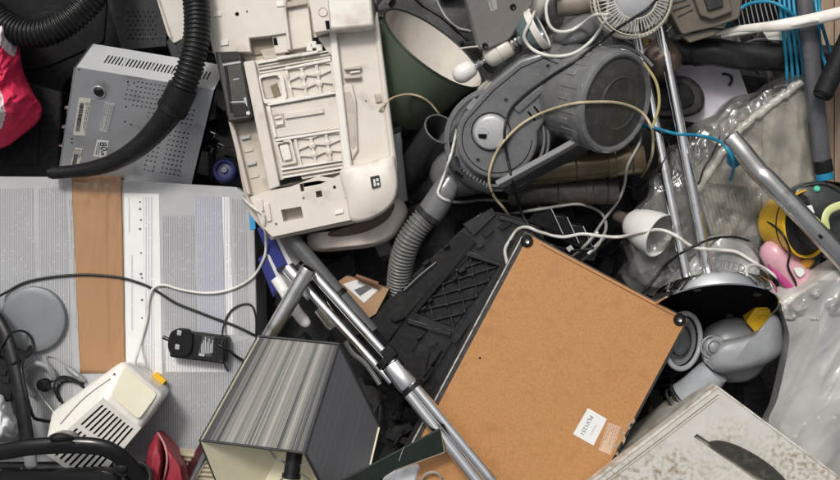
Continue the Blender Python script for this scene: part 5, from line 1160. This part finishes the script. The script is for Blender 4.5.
# blue cases
for i, (q, z, lab) in enumerate((([(257, 229), (266, 223), (288, 268), (276, 275)], .035, 'larger blue plastic case with white edge between carton and chrome tubes'), ([(258, 259), (264, 254), (281, 292), (273, 298)], .02, 'smaller blue plastic case pressed against the carton edge'))):
    t = T('blue_case', lab, 'case', (q[0][0] + 10, q[0][1] + 30, -.08), 'blue cases beside the carton')
    pq = PL((q[0][0], q[0][1], z), (q[1][0], q[1][1], z + .01), (q[3][0], q[3][1], z - .02))
    m = MB(); m.plate(pq, q, 0, .09); build(m, 'shell', mat('royal_blue_plastic' if i == 0 else 'royal_blue_card', (.035, .045, .22), .3, var=.08, dust=.05), t, bevel=.0015)
    w = [(q[1][0], q[1][1]), (q[1][0] + 5, q[1][1] + 1), (q[2][0] + 6, q[2][1] - 1), (q[2][0], q[2][1])]
    m = MB(); m.plate(pq, w, -.006, .08); build(m, 'pages', PAPER, t, bevel=.001)
    m = MB(); m.plate(pq, qrect(q, .15, .9, .85, .97), .001, .002); build(m, 'bottom_band', VACD, t, bevel=.0005)
ww = T('white_rod', 'rounded off-white plastic bar beside the slanted steel tube', 'bar', (295, 305, .0))
m = MB(); m.tube(spl([P(276, 278, .04), P(286, 294, .045), P(297, 312, .05), P(305, 322, .05), P(308, 326, .045)], 6), [.0115] * 18 + [.011, .0105, .0095, .0085, .007, .005, .002], 18, flat=.8); build(m, 'bar', WHITE, ww, smooth=50)
m = MB(); m.tube([P(284, 290, .055), P(290, 300, .057)], .0035, 10); build(m, 'ridge', IVORY, ww)
bcd = T('brown_card', 'torn brown cardboard packet with a pale label in the dark gap below the printer', 'packet', (368, 298, -.08))
pq = PL((340, 284, -.01), (388, 288, .0), (372, 318, -.005))
m = MB(); m.plate(pq, [(334, 284), (346, 276), (389, 289), (376, 314), (366, 320)], 0, .03); build(m, 'card', mat('tan_card', (.36, .22, .12), .7, var=.1), bcd, bevel=.001)
q = [(343, 284), (356, 280), (378, 290), (364, 303)]
sticker(q, bcd, pq, 'pale_label', PAPER, .001); lb3 = [o for o in bcd.children if o.name.startswith('pale_label')][0]
m = MB(); m.plate(pq, [(354, 290), (366, 285), (372, 288), (360, 296)], .0016, .0005); build(m, 'dark_print', GREYINK, lb3)
m = MB(); m.tube([P(356, 276, .012), P(378, 284, .014)], .005, 10); build(m, 'rolled_edge', mat('red_brown', (.16, .07, .04), .6), bcd)
# ================================================================== striped square lampshade
sh = T('striped_lampshade', 'square lampshade of silver and black threads lying on its side', 'lampshade', (290, 410, .0))
n4 = [P(258, 336, .165), P(339, 344, .165), P(380, 427, .055), P(296, 425, .05)]
w4 = [P(200, 440, .175), P(305, 453, .18), P(352, 545, .045), P(236, 530, .04)]
TH1 = stripes('silver_thread', (.34, .33, .30), (.035, .035, .04), .0016, .5, 0, 2, .45, words=False)
def thread(name, c_dark, c_light, sc, bias, cen_u=.078):
    m = D.materials.new(name); m.use_nodes = True; n = m.node_tree.nodes; L = m.node_tree.links; b = n['Principled BSDF']
    tc = n.new('ShaderNodeTexCoord'); mp = n.new('ShaderNodeMapping'); mp.inputs['Scale'].default_value = (1, .002, 1); L.new(tc.outputs['UV'], mp.inputs[0])
    n1 = n.new('ShaderNodeTexNoise'); n1.inputs['Scale'].default_value = sc; n1.inputs['Detail'].default_value = 1; L.new(mp.outputs[0], n1.inputs['Vector'])
    n2 = n.new('ShaderNodeTexNoise'); n2.inputs['Scale'].default_value = sc * 9; n2.inputs['Detail'].default_value = 2; L.new(mp.outputs[0], n2.inputs['Vector'])
    a0 = n.new('ShaderNodeMath'); a0.operation = 'MULTIPLY_ADD'; L.new(n2.outputs['Fac'], a0.inputs[0]); a0.inputs[1].default_value = 1.25; L.new(n1.outputs['Fac'], a0.inputs[2])
    # the dark threads lie closer together towards the corners of the shade
    sp = n.new('ShaderNodeSeparateXYZ'); L.new(tc.outputs['UV'], sp.inputs[0]); q1 = n.new('ShaderNodeMath'); q1.operation = 'SUBTRACT'; L.new(sp.outputs[0], q1.inputs[0]); q1.inputs[1].default_value = cen_u
    q2 = n.new('ShaderNodeMath'); q2.operation = 'ABSOLUTE'; L.new(q1.outputs[0], q2.inputs[0])
    q3 = n.new('ShaderNodeMapRange'); q3.inputs['From Min'].default_value = .045; q3.inputs['From Max'].default_value = .078; q3.inputs['To Min'].default_value = -.12; q3.inputs['To Max'].default_value = -.62; L.new(q2.outputs[0], q3.inputs[0])
    a = n.new('ShaderNodeMath'); L.new(a0.outputs[0], a.inputs[0]); L.new(q3.outputs[0], a.inputs[1])
    r = n.new('ShaderNodeValToRGB'); r.color_ramp.elements[0].position = .35 + bias; r.color_ramp.elements[1].position = .62 + bias
    r.color_ramp.elements[0].color = (*c_dark, 1); r.color_ramp.elements[1].color = (*c_light, 1)
    hf = n.new('ShaderNodeMath'); hf.operation = 'MULTIPLY'; hf.inputs[1].default_value = .5; L.new(a.outputs[0], hf.inputs[0]); L.new(hf.outputs[0], r.inputs[0])
    L.new(r.outputs[0], b.inputs['Base Color']); b.inputs['Roughness'].default_value = .42; b.inputs['Specular IOR Level'].default_value = .6
    bp = n.new('ShaderNodeBump'); bp.inputs['Strength'].default_value = .4; bp.inputs['Distance'].default_value = .001; L.new(n2.outputs['Fac'], bp.inputs['Height']); L.new(bp.outputs[0], b.inputs['Normal'])
    return m
THR = thread('silver_black_thread', (.04, .04, .045), (.40, .39, .345), 95, .01)
THD = thread('slate_thread', (.12, .12, .13), (.24, .24, .255), 110, -.08, .25)
class UVP: pass
def face4(i, mt, name):
    j = (i + 1) % 4; a, b__, c, d_ = n4[i], n4[j], w4[j], w4[i]
    nn_ = (b__ - a).cross(d_ - a).normalized()
    up = UVP(); up.o = a; up.v = ((d_ + c) / 2 - (a + b__) / 2).normalized(); up.u = nn_.cross(up.v).normalized()
    cen = sum(n4 + w4, V()) / 8
    if (a - cen).dot(nn_) > 0: nn_ = -nn_
    m = MB(); m.uvpl = up; N_ = 12; vs_ = []
    for t in range(N_ + 1):                               # subdivided so that threads follow the taper
        for s in range(N_ + 1): vs_.append(a.lerp(b__, s / N_).lerp(d_.lerp(c, s / N_), t / N_))
    fs = [[t * 13 + s, t * 13 + s + 1, (t + 1) * 13 + s + 1, (t + 1) * 13 + s] for t in range(N_) for s in range(N_)]
    m.add(vs_, fs); o = build(m, name, mt, sh)
    # straight threads: u runs across the face whatever the taper
    me = o.data; uvl = me.uv_layers[0]; wid = (b__ - a).length
    for lo in me.loops:
        t, s = divmod(lo.vertex_index, N_ + 1); uvl.data[lo.index].uv = (s / N_ * wid + i * .37, t / N_ * .2)
    m = MB(); k = nn_ * .0022; m.hexa([a + k, b__ + k, c + k, d_ + k, a + k * 1.5, b__ + k * 1.5, c + k * 1.5, d_ + k * 1.5]); build(m, 'lining', LIN, sh)
LIN = mat('lit_cream_lining', (.84, .78, .56), .6, var=.04)  # brightened cream stands in for light coming through the shade
face4(0, THR, 'thread_panel'); face4(1, THD, 'thread_panel'); face4(2, THR, 'thread_panel'); face4(3, THD, 'thread_panel')
TRM = mat('dark_trim', (.03, .03, .034), .6)
m = MB()
for q in (n4, w4):
    for i in range(4): m.tube([q[i], q[(i + 1) % 4]], .0026, 10)
build(m, 'edge_trim', TRM, sh)
m = MB()
for i in range(4): m.tube([n4[i], w4[i]], .0018, 8)
build(m, 'corner_seam', TRM, sh)
cn, cw = sum(n4, V()) / 4, sum(w4, V()) / 4; axs = (cw - cn).normalized()
m = MB(); m.lathe([(1e-5, 0), (.012, 0), (.014, .01), (.0155, .012), (.0155, .055), (.018, .056), (.018, .064), (.014, .066), (.011, .066), (.011, .05), (1e-5, .05)], P(296, 444, .115), V((-.12, -.9, .12)), 28); build(m, 'lamp_socket', BLK, sh, smooth=35)
m = MB()
for sgn in (-1, 1):
    m.tube(spl([P(292, 470, .118), P(296 + sgn * 12, 462, .135), P(296 + sgn * 21, 457 + 4 * (sgn > 0), .14), P(294 + sgn * 24, 450, .15)], 6), .0022, 8)
m.tube(spl([P(292, 470, .1), P(270, 490, .08), P(250, 510, .06)], 4), .0022, 8); m.tube(spl([P(296, 470, .1), P(320, 490, .08), P(335, 520, .06)], 4), .0022, 8)
build(m, 'wire_carrier', STEEL, sh)
# dark green board, white bundle and black cup at the bottom edge
gbd = T('green_board', 'narrow dark green board with pale cut edges at the bottom beside the lampshade', 'board', (400, 455, .05))
pq = PL((345, 480, .17), (441, 430, .175), (443, 453, .15))
q = [(290, 508), (440, 429), (444, 452), (395, 470), (330, 512)]
m = MB(); m.plate(pq, q, 0, .004); build(m, 'board', mat('dark_green_board', (.018, .028, .022), .4, dust=.05), gbd, bevel=.0006)
m = MB(); m.plate(pq, [(440.2, 428.6), (441, 428.4), (445, 452.4), (444.2, 452.8)], .0008, .005); m.plate(pq, [(395, 470), (444, 452.2), (444.2, 453), (395.3, 471)], .0006, .005); build(m, 'cut_edge', mat('cut_edge_tan', (.36, .29, .2), .7), gbd)
m = MB(); m.tube([pq(399, 461, .0006), pq(402, 452, .0006), pq(404, 447, .0006)], .0006, 5); build(m, 'scratch', LGR, gbd)
m = MB(); m.dome([(384, 478), (400, 466), (418, 460), (424, 464), (420, 480), (410, 500), (380, 500)], .12, .06, 10, 2.4, nz=.006, ns=9); one(m, 'white_bundle', mat('white_wrap', (.68, .69, .71), .4), 'crumpled white wrapping under the green board at the bottom edge', 'wrapping', smooth=60)
bq = T('black_pot', 'small black pot with a grey wire handle at the bottom edge', 'pot', (436, 475, .0))
m = MB(); m.lathe([(1e-5, 0), (.03, 0), (.036, .06), (.038, .064), (.0345, .064), (.03, .02), (1e-5, .015)], P(444, 482, .03), V((.15, .2, 1)), 36); build(m, 'pot', BLKG, bq, smooth=35)
m = MB(); m.tube(spl([P(420, 482, .11), P(426, 474, .118), P(434, 472, .12), P(440, 476, .118), P(442, 486, .11)], 6), .0025, 8); build(m, 'wire_handle', WIREG, bq)
# ================================================================== cream louvred heater, bottom left
ht = T('louvred_heater', 'rounded ivory plastic heater with slanted louvre slots, lying on the carton', 'heater', (105, 410, .0))
A1, B1, C1, D1 = (122, 360, .135), (165, 395, .115), (141, 428, .14), (103, 398, .165)
F1, G1 = (42, 452, .15), (92, 486, .12)
ps_ = {k: P(*v) for k, v in dict(a=A1, b=B1, c=C1, d=D1, f=F1, g=G1, h=(50, 412, .085)).items()}
low = {k: V((v.x, v.y, .0)) + (v - sum(ps_.values(), V()) / 7).to_2d().to_3d() * -.12 for k, v in ps_.items()}
m = MB(); idx = list(ps_) ; vs_ = [ps_[k] for k in idx] + [low[k] + V((0, 0, .002)) for k in idx]; ii = {k: i for i, k in enumerate(idx)}
def F(*ks): return [ii[k] for k in ks]
bot = lambda k: ii[k] + 7
m.add(vs_, [F('a', 'b', 'c', 'd'), F('a', 'd', 'f', 'h'), [ii['a'], ii['b'], bot('b'), bot('a')], [ii['b'], ii['c'], bot('c'), bot('b')], [ii['c'], ii['g'], bot('g'), bot('c')], [ii['g'], ii['f'], bot('f'), bot('g')], [ii['f'], ii['h'], bot('h'), bot('f')], [ii['h'], ii['a'], bot('a'), bot('h')]])
# louvre face with real slots
plv = PL(D1, C1, F1)
cq = [D1[:2], C1[:2], G1[:2], F1[:2]]
slots = []
for k in range(12):
    t0 = .05 + k * .078
    slots.append(qrect(cq, .13, t0, .90, t0 + .036) if False else None)
slots = []
for k in range(9):
    s0 = .09 + k * .095
    slots.append(rnd([quad(cq, s0, .07), quad(cq, s0 + .045, .07), quad(cq, s0 + .045, .44), quad(cq, s0, .44)], .8, 2)); slots.append(rnd([quad(cq, s0, .50), quad(cq, s0 + .045, .50), quad(cq, s0 + .045, .95), quad(cq, s0, .95)], .8, 2))
m2 = MB(); m2.plate(plv, cq, .0, .006, slots)
HT = mat('ivory_heater', (.80, .775, .72), .28, var=.02, dirt=(.6, .55, .47), damt=.12, coat=.2)
build(m, 'shell', HT, ht, bevel=.012, segs=4, smooth=60); build(m2, 'louvre_grille', HT, ht, smooth=20)
m = MB(); m.plate(plv, qrect(cq, .02, .02, .98, .98), -.022, .04); build(m, 'inside', HOLE_SHADE, ht)
pce = PL(A1, B1, D1)
m = MB(); m.plate(pce, rnd([(124, 366), (158, 394), (139, 420), (110, 395)], 5), .0016, .003); build(m, 'end_panel', mat('yellowed_ivory', (.80, .765, .60), .3, var=.03), ht, bevel=.0012)
m = MB(); m.lathe([(1e-5, .0004), (.0018, .0006), (.0025, 0)], PL(A1, D1, F1)(114, 374, 0), PL(A1, D1, F1).n, 10); build(m, 'screw', GREYINK, ht)
m = MB(); m.tube(spl([PL(A1, D1, F1)(110, 379, .0005), PL(A1, D1, F1)(84, 398, .0005), PL(A1, D1, F1)(60, 424, .0005)], 6), .0009, 6); build(m, 'seam', MGR, ht)
yt_ = T('yellow_tag', 'small folded yellow tag behind the ivory heater', 'tag', (157, 381, .0))
m = MB(); m.plate(PL((150, 378, .03), (160, 373, .028), (156, 388, .03)), [(150, 377), (156, 372), (166, 380), (159, 389)], 0, .002); build(m, 'upper_leaf', YEL, yt_, bevel=.0004)
m = MB(); m.plate(PL((150, 378, .018), (160, 373, .018), (156, 388, .018)), [(149, 378), (156, 373), (165, 382), (157, 390)], 0, .018); build(m, 'lower_leaf', YEL, yt_, bevel=.0004)
# earphone hook, cables holder
eh = T('earphone', 'grey over-ear earphone hook with a round black bud on the carton', 'earphone', (45, 378, .0))
m = MB(); m.tube(spl([P(34, 396, .012), P(25, 384, .016), (P(24, 372, .02)), P(34, 364, .022), P(46, 366, .022), P(53, 375, .02), P(54, 386, .014)], 8), .0062, 12); build(m, 'hook', MGR, eh, smooth=60)
m = MB(); m.ball(P(45, 385, .018), .014, V((.2, .2, 1)), .8); build(m, 'bud', BLKG, eh, smooth=60)
m = MB(); m.lathe([(.009, 0), (.011, .003), (.008, .006), (1e-5, .006)], P(42, 385, .026), V((-.2, 0, 1)), 20); build(m, 'ear_tip', BLK, eh)
ir = T('inline_remote', 'slim grey inline cable remote beside the brown tape', 'remote', (76, 374, .0))
m = MB(); m.tube([P(66, 367, .008), P(69, 369, .010), P(82, 379, .010), P(85, 381, .008)], [.003, .006, .006, .003], 12); build(m, 'body', MGR, ir, smooth=50)
m = MB(); m.tube([P(73, 372, .015), P(78, 376, .015)], .0025, 8); build(m, 'button', LGR, ir)
bpole = T('black_bar', 'black flat bar with a grey end running down the left edge', 'bar', (20, 390, .03))
m = MB(); m.tube(spl([P(-30, 290, .035), P(0, 325, .06), P(14, 365, .075), P(21, 400, .085), P(27, 440, .09)], 8), .0145, 18, flat=.6); build(m, 'bar', BLK, bpole, smooth=60)
m = MB(); m.tube(spl([P(26, 432, .09), P(30, 455, .092), P(34, 490, .09)], 5), .0125, 16, flat=.6); build(m, 'grey_end', MGR, bpole, smooth=60)
bl = T('black_block', 'matt black plastic block at the left edge behind the bar', 'block', (5, 360, .0))
pq = FL(.045); m = MB(); m.plate(pq, rnd([(-30, 335), (8, 345), (14, 385), (10, 402), (-30, 402)], 3), 0, .045); build(m, 'block', BLKM, bl, bevel=.003)
for x, y in ((3, 372), (6, 380)):
    m = MB(); m.plate(pq, rnd([(x - 4, y - 3), (x + 3, y - 2), (x + 3, y + 3), (x - 4, y + 3)], 1), .004, .006); build(m, 'clip', BLK, bl, bevel=.0008)
m = MB(); m.dome([(-25, 392), (-2, 393), (6, 402), (10, 416), (16, 424), (14, 436), (4, 442), (-25, 446)], .13, .04, 14, 2.2, nz=.012, ns=9, sub=8); one(m, 'white_foam', mat('white_foam', (.72, .74, .76), .7, bump=.4, bs=120), 'crumpled white foam wrap at the left edge above the black handle', 'foam', smooth=70)
# black appliance with handle in the corner
ke = T('black_kettle', 'glossy black kettle with a long flat handle in the bottom left corner', 'kettle', (70, 470, .05))
m = MB(); m.dome([(-40, 468), (0, 466), (60, 467), (110, 466), (128, 472), (132, 495), (128, 530), (-40, 530)], .165, .10, 10, 4); build(m, 'body', BLKG, ke, smooth=60)
m = MB(); pth = spl([P(-40, 458, .19), P(0, 452, .205), (P(30, 447, .215)), P(70, 445, .22), P(100, 447, .22), P(118, 455, .215), P(132, 468, .20), P(144, 482, .18)], 8); m.tube(pth, [.0165] * 30 + [.016] * 10 + [.015] * 30 if False else .0155, 20, flat=.55); build(m, 'handle', BLKG, ke, smooth=60)
m = MB(); m.dome([(49, 436), (60, 432), (72, 434), (76, 440), (62, 445), (50, 443)], .235, .205, 8, 3); build(m, 'lid_button', BLKG, ke, smooth=60)
m = MB(); m.plate(FL(.2365), rnd([(47, 443), (72, 441), (72, 443.4), (47, 445.4)], .6), 0, .004); build(m, 'handle_line', BLKM, ke)
m = MB(); m.lathe([(1e-5, .012), (.008, .011), (.0105, .006), (.011, 0), (.017, -.001), (.019, -.012)], P(123, 467, .205), V((.1, .1, 1)), 32); build(m, 'hinge_knob', BLKG, ke, smooth=40)
m = MB(); m.lathe([(.019, -.03), (.024, -.01), (.021, -.002), (.0185, -.004)], P(137, 476, .19), V((.2, .1, 1)), 36); m.ring(P(137, 476, .186), V((.2, .1, 1)), .024, .0035, 36); build(m, 'hinge_ring', VACD, ke, smooth=40)
m = MB(); m.lathe([(1e-5, .002), (.003, .003), (.005, .001), (.0055, -.002)], P(22, 467, .166), V((0, 0, 1)), 14); build(m, 'screw', DGR, ke)
# red pouch, corrugated offcut
rp = T('red_pouch', 'wine red padded pouch with a pale seam standing beside the kettle hinge', 'pouch', (165, 465, .02))
RED = mat('wine_fabric', (.30, .022, .04), .55, bump=.2, bs=260, var=.15)
m = MB(); m.dome([(150, 444), (157, 432), (163, 440), (165, 456), (163, 475), (158, 500), (146, 500), (146, 462)], .165, .06, 12, 2.2, nz=.004, ns=12); build(m, 'front_half', RED, rp, smooth=60)
m = MB(); m.dome([(159, 432), (172, 444), (182, 458), (188, 474), (190, 500), (162, 500), (166, 470), (165, 452)], .145, .05, 12, 2.2, nz=.004, ns=12); build(m, 'back_half', RED, rp, smooth=60)
m = MB(); m.tube(spl([P(158, 433, .10), P(165, 446, .135), P(167, 462, .14), P(163, 482, .125), P(158, 500, .1)], 8), .0022, 8); build(m, 'seam', mat('pink_seam', (.45, .2, .2), .6), rp)
co_ = T('corrugated_offcut', 'beige corrugated strip beneath the slanted steel tube at the bottom', 'cardboard', (192, 468, .0))
pq = PL((175, 452, .045), (208, 456, .045), (178, 485, .03))
m = MB(); m.plate(pq, [(174, 451), (206, 455), (222, 500), (176, 500)], -.004, .02); build(m, 'sheet', mat('beige_card', (.45, .39, .28), .7), co_, bevel=.001)
m = MB()
for k in range(9): m.tube([pq(174 + k * .3, 454 + k * 4.6, -.0025), pq(208 + k * 1.6, 457 + k * 4.6, -.0025)], .0032, 8)
build(m, 'flutes', mat('beige_flute', (.48, .42, .31), .7), co_)
# ================================================================== leads laid over the heap
bpy.context.view_layer.update()
def hit(x, y):
    dg = bpy.context.evaluated_depsgraph_get(); d = (P(x, y, 0) - CAM).normalized()
    ok, loc, *_ = SC.ray_cast(dg, CAM, d)
    return loc.z if ok else -.2
def cable(name, label, pts, r, mt, cat='cable', group=None, lift=0.0, sag=.001, lo=None, tuck=(1, 1), seg=10):
    """a lead drawn down on what lies below it: it rests on the high points and hangs between them"""
    p2 = resample(spl([V((a, b)) for a, b in pts], 14), 3.0)
    hz = [hit(p.x, p.y) + r + .0008 for p in p2]
    if lo is not None: hz = [max(h, lo) for h in hz]
    n = len(p2); z = [h for h in hz]
    for _ in range(260):
        for i in range(n):
            a, b = z[max(i - 1, 0)], z[min(i + 1, n - 1)]
            z[i] = max(hz[i], (a + b) / 2 - sag)
    p2 = [p + V((noise.noise(V((i * .09, pts[0][0], 1.0))), noise.noise(V((i * .09, pts[0][1], 7.0))))) * .9 for i, p in enumerate(p2)]
    z = [sum(z[max(0, min(n - 1, i + k))] for k in (-2, -1, 0, 1, 2)) / 5 for i in range(n)]
    p3 = [P(p.x, p.y, q + lift) for p, q in zip(p2, z)]
    r *= .76
    if tuck[1]:
        d = (p3[-1] - p3[-3]).normalized(); e = p3[-1]; p3 += [e + d * .008 * k + V((0, 0, -.0022 * k * k)) for k in range(1, 8)]
    if tuck[0]:
        d = (p3[0] - p3[2]).normalized(); e = p3[0]; p3 = [e + d * .008 * k + V((0, 0, -.0022 * k * k)) for k in range(7, 0, -1)] + p3
    m = MB(); m.tube(p3, r, seg)
    return one(m, name, mt, label, cat, group, smooth=60)
C_ = cable
C_('power_cable', 'black cable arching over the printed carton and brown tape', [(-15, 305), (8, 291), (30, 281), (62, 276), (100, 275), (140, 283), (178, 304), (212, 317), (238, 327), (252, 334)], .0034, WIREB)
C_('adapter_lead', 'dark lead looping from the plug adapter to the striped lampshade', [(223, 356), (222, 340), (224, 324), (232, 310), (244, 304), (252, 306), (256, 318), (256, 336)], .0026, WIREB)
C_('adapter_lead', 'short black lead running from the plug adapter corner towards the lampshade', [(224, 348), (230, 351), (236, 356)], .004, WIREB)
C_('usb_cable', 'white cable hanging over the carton edge and crossing the paper label', [(257, 210), (263, 215), (265, 228), (266, 240), (264, 258), (252, 278), (232, 289), (205, 293), (180, 289), (165, 285), (154, 288), (149, 300), (147, 318), (140, 345), (134, 366)], .0036, WIREW)
C_('earphone_cable', 'thin grey cord from the earphone to the inline remote', [(50, 372), (46, 362), (44, 356), (56, 358), (68, 368)], .0018, WIREG)
C_('earphone_cable', 'thin white cord running down from the earphone hook', [(36, 388), (44, 400), (52, 410), (58, 420)], .0014, WIREW)
C_('black_loop', 'black cable loop beside the black bar on the round lid', [(2, 345), (10, 334), (22, 331), (31, 337), (33, 350), (26, 358), (16, 362)], .0032, WIREB)
for i, pts in enumerate(([(58, 398), (54, 386), (60, 377), (72, 378), (80, 384)], [(62, 402), (58, 390), (64, 382), (76, 382), (82, 386)], [(56, 380), (64, 378), (74, 381)])):
    C_('coiled_lead', ('outer', 'inner', 'short straight')[i] + ' black lead of the small coil beside the ivory heater', pts, .003, WIREB, group='small coil of black lead')
C_('pole_cable', 'black cable with a blunt end hanging beside the black bar', [(22, 372), (26, 392), (30, 408), (34, 418), (40, 420)], .0045, WIREB)
# upper middle
C_('lamp_cable', 'beige cord leaving the printer and ending in the black open tube', [(386, 103), (394, 97), (408, 94), (420, 97), (430, 104), (437, 112)], .003, WIREC)
C_('grey_cable', 'grey cord curving above the green lampshade to the metal box', [(434, -8), (440, 8), (448, 20), (458, 28), (470, 31)], .004, WIREG)
C_('dark_cable', 'dark cord crossing the gap above the green lampshade', [(408, -8), (424, 6), (446, 20), (468, 40)], .0035, WIREB)
C_('white_cable', 'thin white cord from the metal box corner to the lamp holder', [(458, 49), (470, 47), (482, 46)], .0022, WIREW, tuck=(0, 0))
C_('white_loop', 'larger white cord loop over the lamp cup and vacuum cleaner', [(528, 26), (524, 38), (533, 50), (552, 56), (572, 54), (590, 42), (602, 26), (608, 8), (606, -10)], .0043, WIREW, lo=.13)
C_('white_loop', 'smaller white cord loop inside the larger one at the top', [(552, -8), (546, 6), (548, 22), (556, 31), (570, 31), (582, 24), (594, 15), (604, 14)], .0043, WIREW, lo=.14)
C_('black_cable', 'long black cable from the fan across the vacuum dial to the cabinet corner', [(662, -6), (646, 10), (624, 24), (600, 42), (574, 62), (548, 78), (526, 94), (511, 110), (505, 128), (506, 150), (511, 175), (519, 205), (530, 228), (548, 243), (572, 250), (596, 248), (611, 240)], .0036, WIREB)
C_('beige_cable', 'beige cable over the vacuum wheel and front cover', [(653, 148), (652, 130), (645, 116), (634, 108), (618, 103), (600, 102), (578, 103), (556, 108), (536, 116), (518, 127), (503, 142), (493, 160), (489, 178), (493, 194), (502, 206)], .0036, WIREC)
C_('white_cable', 'white cable bent round the vacuum nose and ending by the black chassis', [(455, 138), (452, 152), (446, 170), (440, 186), (438, 194), (446, 200), (462, 202), (480, 200), (496, 200)], .0038, WIREW)
C_('long_white_cable', 'long white cable from the cabinet corner across the chrome posts', [(507, 262), (505, 250), (510, 240), (518, 229), (528, 227), (540, 232), (562, 237), (582, 234), (600, 236), (622, 237), (645, 231), (662, 230), (678, 237), (694, 247), (716, 250), (736, 252), (750, 260), (762, 268)], .0045, WIREW)
C_('grey_cable', 'grey cable lying over the brown tube above the black rack', [(541, 209), (560, 206), (578, 204), (592, 207), (603, 215), (606, 228), (600, 242)], .0042, WIREG)
C_('grey_cable', 'grey cable rising beside the vacuum wheel towards the posts', [(590, 240), (602, 222), (616, 204), (624, 186), (628, 166), (636, 150)], .0038, WIREG)
C_('black_lead', 'black lead crossing the chrome posts in front of the printed bag', [(648, 287), (656, 276), (668, 263), (690, 248), (712, 239), (732, 237), (746, 240)], .0036, WIREB)
C_('white_stub', 'short white cable hook at the chrome base rim', [(747, 276), (746, 270), (749, 266), (757, 265), (766, 269), (775, 276)], .004, WIREW, tuck=(0, 1))
C_('dark_lead', 'thin dark lead hanging down the pink bottle', [(786, 240), (790, 252), (788, 266), (794, 280)], .003, WIREB)
C_('thin_wire', 'thin black wire along the clear bag below the blue cable', [(718, 142), (712, 156), (704, 168), (700, 180)], .002, WIREB)
C_('thin_wire', 'thin black wire curling beside the left chrome post', [(660, 133), (668, 140), (668, 152), (662, 164)], .002, WIREB)
# blue network cables
BL = mat('blue_cable_sheath', (.012, .21, .35), .4, var=.08, dust=.05)
def free(name, label, pts, r, mt, group=None, cat='cable'):
    m = MB(); m.tube(spl([P(*p) for p in pts], 8), r, 10); return one(m, name, mt, label, cat, group, smooth=60)
for i in range(4):
    x = 780 + i * 4.6
    free('blue_cable', ('leftmost', 'second from left', 'third from left', 'rightmost')[i] + ' of the four blue cables hanging left of the grey post', [(x - 2, -20, .10), (x, 6, .115), (x + 2, 22, .112), (x + 4 + .5 * i, 40, .085), (x + 6 + i * .6, 58, .068), (x + 7 + i, 78, .06), (x + 7 + i, 96, .02)], .0033, BL, 'blue cables left of the grey post')
free('blue_cable', 'outer of the two blue cables right of the grey post', [(818, -10, .11), (821, 20, .13), (828, 45, .08), (833, 62, .075), (829, 80, .06)], .0033, BL, 'blue cables right of the grey post')
free('blue_cable', 'inner of the two blue cables right of the grey post', [(814, -10, .12), (818, 22, .13), (821, 50, .08), (826, 68, .075), (824, 90, .05)], .0033, BL, 'blue cables right of the grey post')
free('blue_cable', 'blue cable arching from the taupe device to the hanging blue cables', [(724, 34, .02), (733, 16, .11), (740, 9, .125), (752, 3, .12), (770, 2, .12), (784, 8, .13), (794, 16, .12)], .0036, BL)
C_('blue_cable', 'blue cable running across the clear bag to the blue clip', [(655, 128), (664, 131), (676, 134), (694, 135), (710, 138), (722, 143), (731, 154)], .0044, BL)
